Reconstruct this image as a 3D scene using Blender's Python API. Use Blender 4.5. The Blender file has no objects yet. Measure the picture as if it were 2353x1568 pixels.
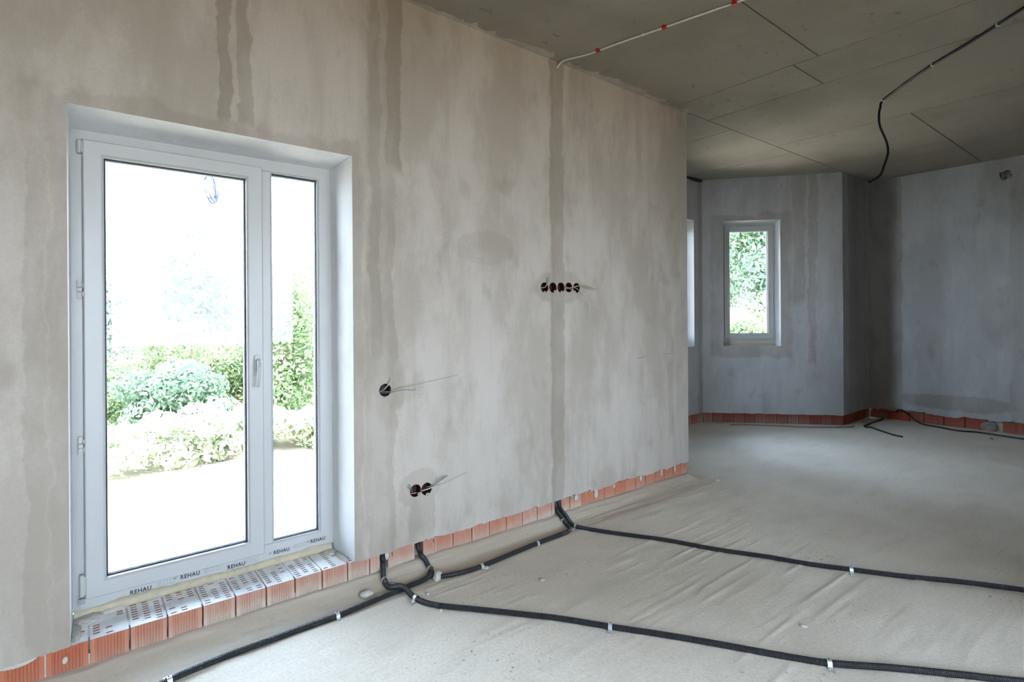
import bpy, bmesh, math, random
import numpy as np
from mathutils import Vector, Matrix
from mathutils.geometry import tessellate_polygon
random.seed(7); rng = np.random.default_rng(7)
S = bpy.context.scene; C = S.collection
R = math.radians

# ------------------------------------------------------------------ camera, sky, sun, exposure
cam = bpy.data.objects.new('camera', bpy.data.cameras.new('camera')); C.objects.link(cam); S.camera = cam
cam.data.sensor_width = 36.0; cam.data.lens = 36.0 * 1245.0 / 2353.0
cam.data.shift_y = -53.0 / 2353.0
cam.data.clip_start = 0.02; cam.data.clip_end = 300
EYE = 1.335
cam.location = (0, 0, EYE)
AZ, ROLL = 51.1, 0.39
fw = Vector((math.cos(R(AZ)), math.sin(R(AZ)), 0)); rt = Vector((math.sin(R(AZ)), -math.cos(R(AZ)), 0)); up = Vector((0, 0, 1))
m = Matrix((rt, up, -fw)).transposed().to_4x4()
cam.matrix_world = Matrix.Translation((0, 0, EYE)) @ m @ Matrix.Rotation(R(-ROLL), 4, 'Z')

W = bpy.data.worlds.new('sky'); S.world = W; W.use_nodes = True
wn = W.node_tree.nodes; wl = W.node_tree.links; wn.clear()
w_out = wn.new('ShaderNodeOutputWorld'); w_bg = wn.new('ShaderNodeBackground'); w_tc = wn.new('ShaderNodeTexCoord')
w_sp = wn.new('ShaderNodeSeparateXYZ'); w_rp = wn.new('ShaderNodeValToRGB')
w_rp.color_ramp.elements[0].color = (0.76, 0.88, 1.0, 1); w_rp.color_ramp.elements[1].color = (0.44, 0.67, 1.0, 1)
wl.new(w_tc.outputs['Generated'], w_sp.inputs[0]); wl.new(w_sp.outputs[2], w_rp.inputs[0])
wl.new(w_rp.outputs[0], w_bg.inputs[0]); wl.new(w_bg.outputs[0], w_out.inputs[0])
w_bg.inputs[1].default_value = 8.0

sun = bpy.data.lights.new('sun', 'SUN'); sun.energy = 12.0; sun.angle = R(1.5); sun.color = (1.0, 0.92, 0.80)
sun_o = bpy.data.objects.new('sun', sun); C.objects.link(sun_o)
sun_o.rotation_euler = Vector((0.06, 0.44, -1.15)).to_track_quat('-Z', 'Y').to_euler()
sun_o.location = (-4, -8, 12)

vs = S.view_settings
vs.view_transform = 'Standard'; vs.look = 'None'; vs.gamma = 1.0; vs.use_curve_mapping = False
vs.exposure = 1.6
cy = S.cycles
cy.use_denoising = True; cy.max_bounces = 5; cy.diffuse_bounces = 4; cy.glossy_bounces = 2
cy.transmission_bounces = 4; cy.transparent_max_bounces = 10; cy.caustics_reflective = False; cy.caustics_refractive = False
cy.sample_clamp_indirect = 8.0; cy.use_adaptive_sampling = True; cy.adaptive_threshold = 0.15; cy.adaptive_min_samples = 16; cy.light_sampling_threshold = 0.03

def portal(name, p, n, w, h):
    l = bpy.data.lights.new(name, 'AREA'); l.shape = 'RECTANGLE'; l.size = w; l.size_y = h; l.energy = 1.0
    l.cycles.is_portal = True
    o = bpy.data.objects.new(name, l); C.objects.link(o); o.location = p
    o.rotation_euler = Vector(n).to_track_quat('-Z', 'Y').to_euler()
portal('skylight_portal', (0.52, 2.93, 1.14), (0, -1, 0), 1.05, 1.95)

# ------------------------------------------------------------------ small helpers
def tag(o, label=None, cat=None, group=None, kind=None):
    if label: o['label'] = label
    if cat: o['category'] = cat
    if group: o['group'] = group
    if kind: o['kind'] = kind
    return o
def empty(name, loc=(0, 0, 0), parent=None):
    o = bpy.data.objects.new(name, None); C.objects.link(o); o.location = loc; o.parent = parent
    o.empty_display_size = 0.05
    return o
def link(name, me, mats, parent=None, loc=(0, 0, 0), smooth=False):
    if not isinstance(mats, (list, tuple)): mats = [mats]
    if len(me.materials) == 0:
        for k in mats: me.materials.append(k)
    o = bpy.data.objects.new(name, me); C.objects.link(o); o.parent = parent; o.location = loc
    if smooth: me.polygons.foreach_set('use_smooth', [True] * len(me.polygons))
    return o
class MB:
    def __init__(s): s.v = []; s.f = []; s.m = []
    def add(s, v, f, mi=0):
        b = len(s.v); s.v += [tuple(p) for p in v]; s.f += [tuple(b + i for i in q) for q in f]; s.m += [mi] * len(f); return s
    def box(s, x0, x1, y0, y1, z0, z1, mi=0):
        return s.add([(x0, y0, z0), (x1, y0, z0), (x1, y1, z0), (x0, y1, z0), (x0, y0, z1), (x1, y0, z1), (x1, y1, z1), (x0, y1, z1)],
                     [(0, 3, 2, 1), (4, 5, 6, 7), (0, 1, 5, 4), (1, 2, 6, 5), (2, 3, 7, 6), (3, 0, 4, 7)], mi)
    def ring(s, path_fn, n, close=True, mi=0): pass
    def tube(s, pts, r, sides=8, mi=0, cap=True):
        P = [Vector(p) for p in pts]; n = len(P); rr = r if hasattr(r, '__len__') else [r] * n
        t0 = (P[1] - P[0]).normalized(); u = t0.orthogonal().normalized(); vs_ = []
        for i in range(n):
            t = (P[min(i + 1, n - 1)] - P[max(i - 1, 0)]).normalized()
            u = (u - t * u.dot(t)).normalized(); w = t.cross(u)
            for k in range(sides):
                a = 2 * math.pi * k / sides
                vs_.append(P[i] + (u * math.cos(a) + w * math.sin(a)) * rr[i])
        fs = [(i * sides + k, i * sides + (k + 1) % sides, (i + 1) * sides + (k + 1) % sides, (i + 1) * sides + k) for i in range(n - 1) for k in range(sides)]
        if cap: fs += [tuple(range(sides - 1, -1, -1)), tuple((n - 1) * sides + k for k in range(sides))]
        return s.add(vs_, fs, mi)
    def frame(s, x0, x1, z0, z1, w, y0, y1, chamfer=0.0, mi=0):
        """rectangular picture-frame ring in the XZ plane; w = (left, right, bottom, top); y0 faces the room"""
        l, r_, b, t = w if hasattr(w, '__len__') else (w,) * 4
        O = [(x0, z0), (x1, z0), (x1, z1), (x0, z1)]; I = [(x0 + l, z0 + b), (x1 - r_, z0 + b), (x1 - r_, z1 - t), (x0 + l, z1 - t)]
        c = chamfer
        Oc = [(x0 + c, z0 + c), (x1 - c, z0 + c), (x1 - c, z1 - c), (x0 + c, z1 - c)]
        Ic = [(x0 + l - c * 2.2, z0 + b - c * 2.2), (x1 - r_ + c * 2.2, z0 + b - c * 2.2), (x1 - r_ + c * 2.2, z1 - t + c * 2.2), (x0 + l - c * 2.2, z1 - t + c * 2.2)]
        loops = [[(p[0], y1, p[1]) for p in O], [(p[0], y0 + c, p[1]) for p in O], [(p[0], y0, p[1]) for p in Oc],
                 [(p[0], y0, p[1]) for p in Ic], [(p[0], y0 + c * 2.2, p[1]) for p in I], [(p[0], y1, p[1]) for p in I]]
        v = [p for L in loops for p in L]; f = []
        nl = len(loops)
        for i in range(nl):
            for k in range(4):
                j = (i + 1) % nl; f.append((i * 4 + k, i * 4 + (k + 1) % 4, j * 4 + (k + 1) % 4, j * 4 + k))
        return s.add(v, f, mi)
    def mesh(s, name):
        me = bpy.data.meshes.new(name); me.from_pydata(s.v, [], s.f); me.update()
        if any(s.m): me.polygons.foreach_set('material_index', s.m)
        bm = bmesh.new(); bm.from_mesh(me); bmesh.ops.recalc_face_normals(bm, faces=bm.faces); bm.to_mesh(me); bm.free()
        return me
    def build(s, name, mats, parent=None, loc=(0, 0, 0), smooth=False): return link(name, s.mesh(name), mats, parent, loc, smooth)

def hash2(ix, iy, seed):
    h = (ix * 374761393 + iy * 668265263 + seed * 974634) & 0x7fffffff
    h = ((h ^ (h >> 13)) * 1274126177) & 0x7fffffff
    return ((h ^ (h >> 16)) & 0xffff) / 65535.0
def vnoise(x, y, seed=0):
    x = np.asarray(x, float); y = np.asarray(y, float)
    ix = np.floor(x).astype(np.int64); iy = np.floor(y).astype(np.int64); fx = x - ix; fy = y - iy
    fx = fx * fx * (3 - 2 * fx); fy = fy * fy * (3 - 2 * fy)
    a = hash2(ix, iy, seed); b = hash2(ix + 1, iy, seed); c = hash2(ix, iy + 1, seed); d = hash2(ix + 1, iy + 1, seed)
    return (a * (1 - fx) + b * fx) * (1 - fy) + (c * (1 - fx) + d * fx) * fy
def fbm(x, y, seed=0, o=4):
    t = 0; a = 0.5
    for k in range(o): t = t + a * vnoise(x * 2 ** k, y * 2 ** k, seed + k * 17); a *= 0.5
    return t
def catmull(pts, step):
    P = [Vector(p) for p in pts]; P = [P[0] * 2 - P[1]] + P + [P[-1] * 2 - P[-2]]; out = []
    for i in range(1, len(P) - 2):
        n = max(2, int((P[i + 1] - P[i]).length / step))
        for k in range(n):
            t = k / n; a, b, c, d = P[i - 1], P[i], P[i + 1], P[i + 2]
            out.append(0.5 * ((2 * b) + (c - a) * t + (2 * a - 5 * b + 4 * c - d) * t * t + (3 * b - a - 3 * c + d) * t ** 3))
    out.append(P[-2]); return out

# ------------------------------------------------------------------ procedural materials
class NT:
    def __init__(s, name):
        s.mat = bpy.data.materials.new(name); s.mat.use_nodes = True; s.t = s.mat.node_tree; s.t.nodes.clear()
        s.out = s.t.nodes.new('ShaderNodeOutputMaterial'); s._tc = None
    def n(s, typ, **k):
        nd = s.t.nodes.new(typ)
        for a, b in k.items(): setattr(nd, a, b)
        return nd
    def put(s, sock, v):
        if isinstance(v, bpy.types.NodeSocket): s.t.links.new(v, sock)
        elif isinstance(v, (tuple, list)) and len(v) == 3 and sock.type == 'RGBA': sock.default_value = (*v, 1)
        else: sock.default_value = v
    def co(s):
        if not s._tc: s._tc = s.n('ShaderNodeTexCoord')
        return s._tc.outputs['Object']
    def world(s):
        return s.n('ShaderNodeNewGeometry').outputs['Position']
    def xyz(s, v):
        q = s.n('ShaderNodeSeparateXYZ'); s.put(q.inputs[0], v); return q.outputs
    def map(s, v, scale=(1, 1, 1), loc=(0, 0, 0)):
        q = s.n('ShaderNodeMapping'); s.put(q.inputs[0], v); q.inputs['Scale'].default_value = scale; q.inputs['Location'].default_value = loc
        return q.outputs[0]
    def noise(s, v, scale, detail=4, rough=0.55, dist=0.0):
        q = s.n('ShaderNodeTexNoise'); s.put(q.inputs['Vector'], v); q.inputs['Scale'].default_value = scale
        q.inputs['Detail'].default_value = detail; q.inputs['Roughness'].default_value = rough; q.inputs['Distortion'].default_value = dist
        return q.outputs['Fac']
    def math(s, op, a, b=0.0, c=0.0, clamp=False):
        q = s.n('ShaderNodeMath', operation=op); q.use_clamp = clamp
        s.put(q.inputs[0], a); s.put(q.inputs[1], b); s.put(q.inputs[2], c); return q.outputs[0]
    def step(s, x, a, b):
        q = s.n('ShaderNodeMapRange', interpolation_type='SMOOTHSTEP'); s.put(q.inputs[0], x)
        s.put(q.inputs[1], a); s.put(q.inputs[2], b); return q.outputs[0]
    def mix(s, f, a, b):
        q = s.n('ShaderNodeMix', data_type='RGBA'); s.put(q.inputs[0], f); s.put(q.inputs[6], a); s.put(q.inputs[7], b); return q.outputs[2]
    def bump(s, h, strength=0.3, dist=0.01, normal=None):
        q = s.n('ShaderNodeBump'); q.inputs['Strength'].default_value = strength; q.inputs['Distance'].default_value = dist
        s.put(q.inputs['Height'], h)
        if normal: s.put(q.inputs['Normal'], normal)
        return q.outputs[0]
    def bsdf(s, col, rough=0.9, bump=None, metal=0.0, spec=0.3):
        q = s.n('ShaderNodeBsdfPrincipled'); s.put(q.inputs['Base Color'], col); s.put(q.inputs['Roughness'], rough)
        q.inputs['Metallic'].default_value = metal; q.inputs['Specular IOR Level'].default_value = spec
        if bump: s.put(q.inputs['Normal'], bump)
        s.t.links.new(q.outputs[0], s.out.inputs[0]); return s.mat

def plain(name, col, rough=0.5, var=0.12, scale=30, metal=0.0, spec=0.4):
    k = NT(name); v = k.noise(k.co(), scale, 3)
    dark = tuple(c * (1 - var) for c in col); lite = tuple(min(1, c * (1 + var)) for c in col)
    return k.bsdf(k.mix(v, dark, lite), rough, k.bump(v, 0.08, 0.002), metal, spec)

PL_LIGHT, PL_MID, PL_DAMP = (0.480, 0.435, 0.388), (0.382, 0.338, 0.292), (0.245, 0.205, 0.166)
def plaster(name, axis, bands=(), discs=(), boxes=(), light=PL_LIGHT, mid=PL_MID, damp=PL_DAMP):
    """axis 0/1: world X/Y runs along the wall. bands: damp filled chases (c, half, z0, z1, strength);
    discs: patches round sockets (c, z, rx, rz, strength); boxes: damp borders (c0, c1, z0, z1, width, strength)"""
    k = NT(name); co = k.co(); X = k.xyz(co); h, z = X[axis], X[2]
    wob = k.math('MULTIPLY_ADD', k.noise(k.map(co, (1, 1, 0.6)), 6.0, 5, 0.7), 0.11, -0.055)
    wob2 = k.math('MULTIPLY_ADD', k.noise(k.map(co, (1, 1, 0.35)), 3.0, 5, 0.6), 0.30, -0.15)
    hw = k.math('ADD', h, wob); zw = k.math('ADD', z, wob2)
    mask = 0.0
    for c, half, z0, z1, st in bands:
        d = k.math('ABSOLUTE', k.math('SUBTRACT', hw, c))
        a = k.math('SUBTRACT', 1.0, k.step(d, half * 0.85, half * 1.12))
        b = k.math('MULTIPLY', k.step(zw, z0 - 0.05, z0 + 0.05), k.math('SUBTRACT', 1.0, k.step(zw, z1 - 0.05, z1 + 0.05)))
        mask = k.math('MAXIMUM', mask, k.math('MULTIPLY', k.math('MULTIPLY', a, b), st))
    for c, zc_, rx, rz, st in discs:
        a = k.math('POWER', k.math('DIVIDE', k.math('SUBTRACT', hw, c), rx), 2.0)
        b = k.math('POWER', k.math('DIVIDE', k.math('SUBTRACT', k.math('ADD', z, wob), zc_), rz), 2.0)
        d = k.math('SQRT', k.math('ADD', a, b))
        mask = k.math('MAXIMUM', mask, k.math('MULTIPLY', k.math('SUBTRACT', 1.0, k.step(d, 0.85, 1.08)), st))
    for c0, c1, z0, z1, wd, st in boxes:
        dx = k.math('MAXIMUM', k.math('SUBTRACT', c0, hw), k.math('SUBTRACT', hw, c1))
        dz = k.math('MAXIMUM', k.math('SUBTRACT', z0, zw), k.math('SUBTRACT', zw, z1))
        d = k.math('MAXIMUM', dx, dz)
        mask = k.math('MAXIMUM', mask, k.math('MULTIPLY', k.math('SUBTRACT', 1.0, k.step(d, wd * 0.7, wd * 1.2)), st))
    sm = k.map(co, (1.0, 1.0, 0.42))
    mo = k.step(k.noise(sm, 2.4, 6, 0.66), 0.40, 0.62)
    st_ = k.step(k.noise(k.map(co, (1.0, 1.0, 0.10)), 9.0, 4, 0.6), 0.50, 0.72)
    spot = k.step(k.noise(k.map(co, (1, 1, 0.6)), 6.5, 3, 0.5), 0.60, 0.74)
    col = k.mix(mo, light, mid)
    col = k.mix(k.math('MULTIPLY', st_, 0.35), col, tuple(c * 0.86 for c in mid))
    col = k.mix(k.math('MULTIPLY', spot, 0.30), col, damp)
    grain = k.noise(co, 90, 3, 0.6)
    col = k.mix(k.math('MULTIPLY', mask, k.math('MULTIPLY_ADD', mo, 0.25, 0.75)), col, damp)
    col = k.mix(k.math('MULTIPLY', k.step(grain, 0.35, 0.65), 0.13), col, tuple(c * 0.70 for c in mid))
    hgt = k.math('ADD', k.math('MULTIPLY', grain, 0.35), k.noise(sm, 7, 6, 0.6))
    return k.bsdf(col, 0.92, k.bump(hgt, 0.28, 0.012), spec=0.15)

def concrete_floor():
    k = NT('screed'); co = k.co()
    big = k.step(k.noise(co, 0.9, 5, 0.6), 0.36, 0.66); sm = k.noise(k.map(co, (0.35, 1, 1)), 7, 7, 0.62); pit = k.step(k.noise(co, 42, 3, 0.6), 0.62, 0.70)
    patch = k.step(k.noise(co, 2.6, 4, 0.6), 0.50, 0.66)
    col = k.mix(big, (0.70, 0.63, 0.53), (0.61, 0.54, 0.445))
    col = k.mix(k.math('MULTIPLY', k.step(sm, 0.45, 0.75), 0.45), col, (0.49, 0.44, 0.37))
    gr = k.noise(co, 70, 5, 0.75); col = k.mix(k.step(gr, 0.35, 0.65), col, k.mix(0.26, col, (0.34, 0.31, 0.25)))
    col = k.mix(k.math('MULTIPLY', pit, k.math('MULTIPLY', patch, 0.75)), col, (0.16, 0.145, 0.12))
    xyz = k.xyz(co); gutter_shade = k.math('MULTIPLY', k.step(k.math('ADD', xyz[1], k.math('MULTIPLY', sm, 0.12)), 2.42, 2.50), k.math('SUBTRACT', 1.0, k.step(xyz[0], 3.7, 4.2)))
    col = k.mix(k.math('MULTIPLY', gutter_shade, 0.55), col, (0.44, 0.37, 0.28))  # brown shadow of the hollow beside the conduit, painted into the colour
    foot = k.math('MULTIPLY', k.step(k.math('ADD', xyz[1], k.math('MULTIPLY', sm, 0.06)), 2.57, 2.61), k.math('SUBTRACT', 1.0, k.step(xyz[0], 3.7, 4.2)))
    col = k.mix(k.math('MULTIPLY', foot, 0.8), col, (0.62, 0.56, 0.47))
    hgt = k.math('ADD', k.math('MULTIPLY', sm, 1.0), k.math('MULTIPLY', gr, 0.5))
    return k.bsdf(col, 0.85, k.bump(hgt, 0.5, 0.012), spec=0.2)
def concrete_ceiling():
    k = NT('formwork_concrete'); co = k.world()
    big = k.step(k.noise(co, 1.2, 5, 0.6), 0.36, 0.66); sp = k.step(k.noise(k.map(co, (1, 1.6, 1)), 11, 4, 0.55), 0.63, 0.74); pt = k.step(k.noise(co, 46, 3, 0.6), 0.69, 0.75)
    col = k.mix(big, (0.33, 0.292, 0.24), (0.275, 0.243, 0.198))
    col = k.mix(k.math('MULTIPLY', sp, 0.6), col, (0.17, 0.145, 0.11))
    col = k.mix(k.math('MULTIPLY', pt, 0.5), col, (0.13, 0.11, 0.09))
    return k.bsdf(col, 0.88, k.bump(k.noise(co, 30, 5, 0.6), 0.12, 0.006), spec=0.2)
def brick_mat(name, a=(0.40, 0.095, 0.040), b=(0.48, 0.145, 0.068), dust=(0.50, 0.40, 0.335), dry=True):
    k = NT(name); co = k.world()
    at = k.n('ShaderNodeAttribute', attribute_type='OBJECT', attribute_name='dust').outputs['Fac']
    rnd = k.n('ShaderNodeObjectInfo').outputs['Random']
    n1 = k.noise(co, 14, 5, 0.6); n2 = k.noise(k.map(co, (1, 1, 0.25)), 26, 5, 0.65)
    col = k.mix(k.math('ADD', k.math('MULTIPLY', n1, 0.7), k.math('MULTIPLY', rnd, 0.35)), a, b)
    z = k.xyz(co)[2]
    low = k.math('SUBTRACT', 1.0, k.step(k.math('ADD', z, k.math('MULTIPLY_ADD', n1, 0.06, -0.03)), 0.02, 0.10))
    amt = k.math('ADD', k.math('MULTIPLY', at, k.math('MULTIPLY_ADD', n2, 0.9, 0.15)), k.math('MULTIPLY', low, k.math('MULTIPLY', at, 0.7)), clamp=True)
    col = k.mix(amt, col, dust)
    return k.bsdf(col, 0.9, k.bump(n2, 0.25, 0.003), spec=0.15)
def sill_dust():
    k = NT('limed_brick_top'); co = k.world()
    n = k.step(k.noise(co, 9, 6, 0.62), 0.35, 0.7); g = k.noise(co, 70, 4, 0.6)
    col = k.mix(n, (0.84, 0.84, 0.84), (0.66, 0.64, 0.62)); col = k.mix(k.math('MULTIPLY', k.step(g, 0.58, 0.72), 0.4), col, (0.35, 0.29, 0.25))
    return k.bsdf(col, 0.95, k.bump(g, 0.3, 0.004), spec=0.1)
def glass_mat():
    k = NT('window_glass')
    tr = k.n('ShaderNodeBsdfTransparent'); tr.inputs[0].default_value = (0.985, 0.985, 0.985, 1)
    gl = k.n('ShaderNodeBsdfGlossy'); gl.inputs['Roughness'].default_value = 0.02; gl.inputs[0].default_value = (1, 1, 1, 1)
    fr = k.n('ShaderNodeFresnel'); fr.inputs[0].default_value = 1.22
    n = k.noise(k.co(), 3, 2); f = k.math('MULTIPLY', fr.outputs[0], k.math('MULTIPLY_ADD', n, 0.1, 0.9))
    mx = k.n('ShaderNodeMixShader'); k.t.links.new(f, mx.inputs[0]); k.t.links.new(tr.outputs[0], mx.inputs[1]); k.t.links.new(gl.outputs[0], mx.inputs[2])
    k.t.links.new(mx.outputs[0], k.out.inputs[0]); return k.mat
def leaf_mat(name, a, b):
    k = NT(name); n = k.noise(k.world(), 1.6, 4, 0.7); n2 = k.noise(k.world(), 14, 2)
    col = k.mix(k.step(k.math('ADD', k.math('MULTIPLY', n, 0.6), k.math('MULTIPLY', n2, 0.4)), 0.3, 0.7), a, b)
    d = k.n('ShaderNodeBsdfDiffuse'); k.put(d.inputs[0], col); t = k.n('ShaderNodeBsdfTranslucent'); k.put(t.inputs[0], col)
    mx = k.n('ShaderNodeMixShader'); mx.inputs[0].default_value = 0.35
    k.t.links.new(d.outputs[0], mx.inputs[1]); k.t.links.new(t.outputs[0], mx.inputs[2]); k.t.links.new(mx.outputs[0], k.out.inputs[0]); return k.mat
def soil_mat():
    k = NT('dry_soil'); co = k.world(); n = k.noise(co, 1.3, 7, 0.65); n2 = k.noise(co, 9, 5, 0.6)
    col = k.mix(k.step(n, 0.35, 0.65), (0.52, 0.46, 0.37), (0.38, 0.33, 0.25)); col = k.mix(k.math('MULTIPLY', k.step(n2, 0.5, 0.7), 0.4), col, (0.28, 0.23, 0.16))
    return k.bsdf(col, 0.95, k.bump(n2, 0.6, 0.05), spec=0.05)

ZP = 0.123      # top of the exposed bricks / lower edge of the plaster
ZC = 3.033      # ceiling
YM = 2.6        # plane of the main wall
M_main = plaster('plaster_main_wall', 0,
    bands=[(1.235, 0.075, 0.1, 3.1, 0.36), (1.20, 0.030, 1.1, 3.1, 0.65), (1.31, 0.045, 2.1, 3.1, 0.75), (1.16, 0.02, 0.3, 1.5, 0.4), (1.285, 0.02, 0.1, 1.9, 0.5),
           (2.485, 0.062, 0.0, 3.1, 0.62), (2.445, 0.014, 0.1, 3.1, 0.72), (0.505, 0.026, 2.2, 3.1, 0.75), (0.585, 0.03, 2.2, 3.1, 0.6), (3.74, 0.035, 0.35, 1.0, 0.35),
           (1.46, 0.075, 0.15, 0.43, 0.45), (-0.11, 0.03, 0.1, 2.0, 0.32)],
    discs=[(2.52, 1.535, 0.24, 0.11, 0.42), (1.45, 0.42, 0.13, 0.10, 0.35), (1.25, 0.965, 0.12, 0.15, 0.30), (3.3, 0.9, 0.1, 0.28, 0.15), (2.75, 1.2, 0.15, 0.3, 0.12), (1.9, 1.75, 0.22, 0.1, 0.22), (2.2, 0.55, 0.07, 0.2, 0.2)],
    boxes=[(-0.02, 1.08, 0.0, 2.146, 0.06, 0.35)])
M_bay = plaster('plaster_bay', 0,
    bands=[(6.95, 0.05, 1.5, 3.1, 0.4), (7.05, 0.03, 0.7, 3.2, 0.45), (6.14, 0.045, 0.1, 3.1, 0.5), (7.75, 0.3, 0.1, 3.2, 0.4)],
    boxes=[(6.33, 6.83, 0.9, 2.56, 0.07, 0.45)], light=(0.48, 0.485, 0.495), mid=(0.40, 0.40, 0.405))  # cool tint of the bay's sky light put into the plaster colour
M_right = plaster('plaster_right_wall', 1,
    bands=[(2.45, 0.17, 0.1, 3.2, 0.55), (2.27, 0.03, 0.1, 3.1, 0.5), (1.1, 0.12, 0.1, 2.8, 0.3)],
    discs=[(1.7, 0.28, 0.62, 0.10, 0.5), (1.2, 1.3, 0.3, 0.4, 0.25), (1.25, 2.75, 0.25, 0.4, 0.25)], light=(0.47, 0.485, 0.50), mid=(0.40, 0.41, 0.42))  # same plaster tinted cooler, bluish bay light put into its colour
M_plain = plaster('plaster_plain', 0, bands=[(1.5, 0.06, 0, 3.2, 0.4)])
M_reveal = plaster('plaster_reveal', 0, light=(0.73, 0.74, 0.75), mid=(0.65, 0.66, 0.665), damp=(0.56, 0.56, 0.55))
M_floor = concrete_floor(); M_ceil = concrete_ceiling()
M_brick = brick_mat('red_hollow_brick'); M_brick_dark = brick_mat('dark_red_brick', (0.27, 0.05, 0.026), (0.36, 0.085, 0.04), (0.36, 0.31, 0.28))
M_sill = sill_dust(); M_gap_dark = plain('dark_gap_tone', (0.05, 0.04, 0.03), 0.95, 0.4, 30)
M_mortar = plain('grey_mortar', (0.46, 0.43, 0.38), 0.95, 0.25, 40, spec=0.1)
M_footing = plain('dark_mortar', (0.24, 0.225, 0.205), 0.95, 0.3, 25, spec=0.1)
M_mortar_lite = plain('pale_mortar', (0.50, 0.475, 0.43), 0.95, 0.18, 60, spec=0.1)
M_pvc = plain('white_pvc', (0.43, 0.43, 0.425), 0.35, 0.03, 8, spec=0.45)
M_pvc_old = plain('dusty_white_pvc', (0.45, 0.445, 0.42), 0.55, 0.08, 14)
M_gasket = plain('dark_gasket', (0.012, 0.013, 0.022), 0.6, 0.1)
M_spacer = plain('grey_spacer', (0.30, 0.34, 0.42), 0.4, 0.1, metal=0.3)
M_glass = glass_mat()
M_foam = plain('yellow_foam', (0.46, 0.405, 0.30), 0.9, 0.3, 35, spec=0.1)
M_ink = plain('black_print', (0.015, 0.015, 0.018), 0.6, 0.1)
M_ink2 = plain('grey_print', (0.30, 0.30, 0.30), 0.6, 0.1)
M_conduit = plain('black_conduit', (0.017, 0.018, 0.021), 0.45, 0.35, 25, spec=0.5)
M_conduit_dusty = plain('dusty_conduit', (0.055, 0.053, 0.052), 0.7, 0.35, 40, spec=0.3)
M_black = plain('black_cable', (0.010, 0.010, 0.010), 0.45, 0.2)
M_white_cable = plain('white_cable', (0.62, 0.63, 0.58), 0.5, 0.1)
M_red = plain('red_clip_plastic', (0.42, 0.012, 0.014), 0.45, 0.1)
M_steel = plain('galvanised_steel', (0.72, 0.75, 0.78), 0.38, 0.2, 60, metal=0.75)
M_socket = plain('maroon_plastic', (0.035, 0.006, 0.005), 0.5, 0.3, 40)
M_wire_y = plain('yellow_green_wire', (0.34, 0.33, 0.17), 0.5, 0.2); M_wire_b = plain('blue_wire', (0.13, 0.15, 0.24), 0.5, 0.2); M_wire_w = plain('pale_wire', (0.40, 0.40, 0.34), 0.5, 0.15); M_wire_g = plain('grey_wire', (0.20, 0.19, 0.17), 0.5, 0.2)
M_paper = leaf_mat('paper_sticker', (0.72, 0.76, 0.74), (0.8, 0.82, 0.8))
M_soil = soil_mat(); M_soil_warm = plain('dry_grass_soil', (0.24, 0.18, 0.11), 0.95, 0.3, 0.6, spec=0.05)

# ------------------------------------------------------------------ walls: polygon shells with real openings
def circle(c, z, r, n=16, jit=0.0):
    return [(c + r * (1 + random.uniform(-jit, jit)) * math.cos(2 * math.pi * k / n), z + r * (1 + random.uniform(-jit, jit)) * math.sin(2 * math.pi * k / n)) for k in range(n)]
def wall(name, p0, p1, inward, T, outer, back=None, through=(), blind=(), mats=None, mid=0.225):
    """outer / back: loops of (u, z). through: [(front loop, inset loop)], blind: [(loop, depth)]"""
    p0 = Vector((*p0, 0)); p1 = Vector((*p1, 0)); d = (p1 - p0).normalized(); n = Vector((*inward, 0)).normalized()
    back = back or outer
    mb = MB()
    def w(u, z, dep): q = p0 + d * u - n * dep; return (q.x, q.y, z)
    def tess(loops, dep):
        flat = [q for L in loops for q in L]
        tri = tessellate_polygon([[Vector((q[0], q[1], 0)) for q in L] for L in loops])
        mb.add([w(q[0], q[1], dep) for q in flat], [tuple(t) for t in tri])
    def side(a, da, b, db, mi=0):
        k = len(a); v = [w(*q, da) for q in a] + [w(*q, db) for q in b]
        mb.add(v, [(i, (i + 1) % k, k + (i + 1) % k, k + i) for i in range(k)], mi)
    tess([outer] + [t[0] for t in through] + [b[0] for b in blind], 0)
    tess([back] + [t[1] for t in through], T)
    side(outer, 0, back, mid, 0); side(back, mid, back, T)
    for a, b in through: side(a, 0, b, mid, 1); side(b, mid, b, T, 1)
    for L, dep in blind:
        side(L, 0, L, dep); mb.add([w(*q, dep) for q in L], [tuple(range(len(L)))])
    me = bpy.data.meshes.new(name); me.from_pydata(mb.v, [], mb.f); me.update(); me.polygons.foreach_set('material_index', mb.m)
    o = link(name, me, mats or [M_plain, M_reveal])
    return o
def rect(a, b, z0, z1): return [(a, z0), (b, z0), (b, z1), (a, z1)]
ZT = 3.16   # wall tops run up behind the slab

# main wall with the balcony door notch
rag_l = [(x, ZP + 0.010 * (vnoise(x * 22, 1.0, 3) - 0.5) - 0.004 * (vnoise(x * 70, 2.0, 5))) for x in np.arange(-1.8, -0.03, 0.03)]
rag_r = []
for x in np.arange(1.09, 3.97, 0.022):
    z = ZP + 0.012 * (float(vnoise(x * 18, 1.0, 3)) - 0.45) + 0.008 * (float(vnoise(x * 75, 2.0, 5)) - 0.5)
    if x > 2.55: z += -0.050 * max(0, float(fbm(x * 9 + 3, 0.5, 11)) - 0.30) * min(1, (x - 2.55) * 6) + 0.006
    rag_r.append((float(x), float(z)))
rag_l = [(float(a), float(b)) for a, b in rag_l]
off = 1.8
def sh(L): return [(a + off, b) for a, b in L]
outer = sh(rag_l + [(-0.02, ZP + 0.002), (-0.02, 2.146), (1.08, 2.148), (1.08, ZP + 0.002)] + rag_r + [(3.98, ZP + 0.004), (3.98, ZT), (-1.8, ZT)])
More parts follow.
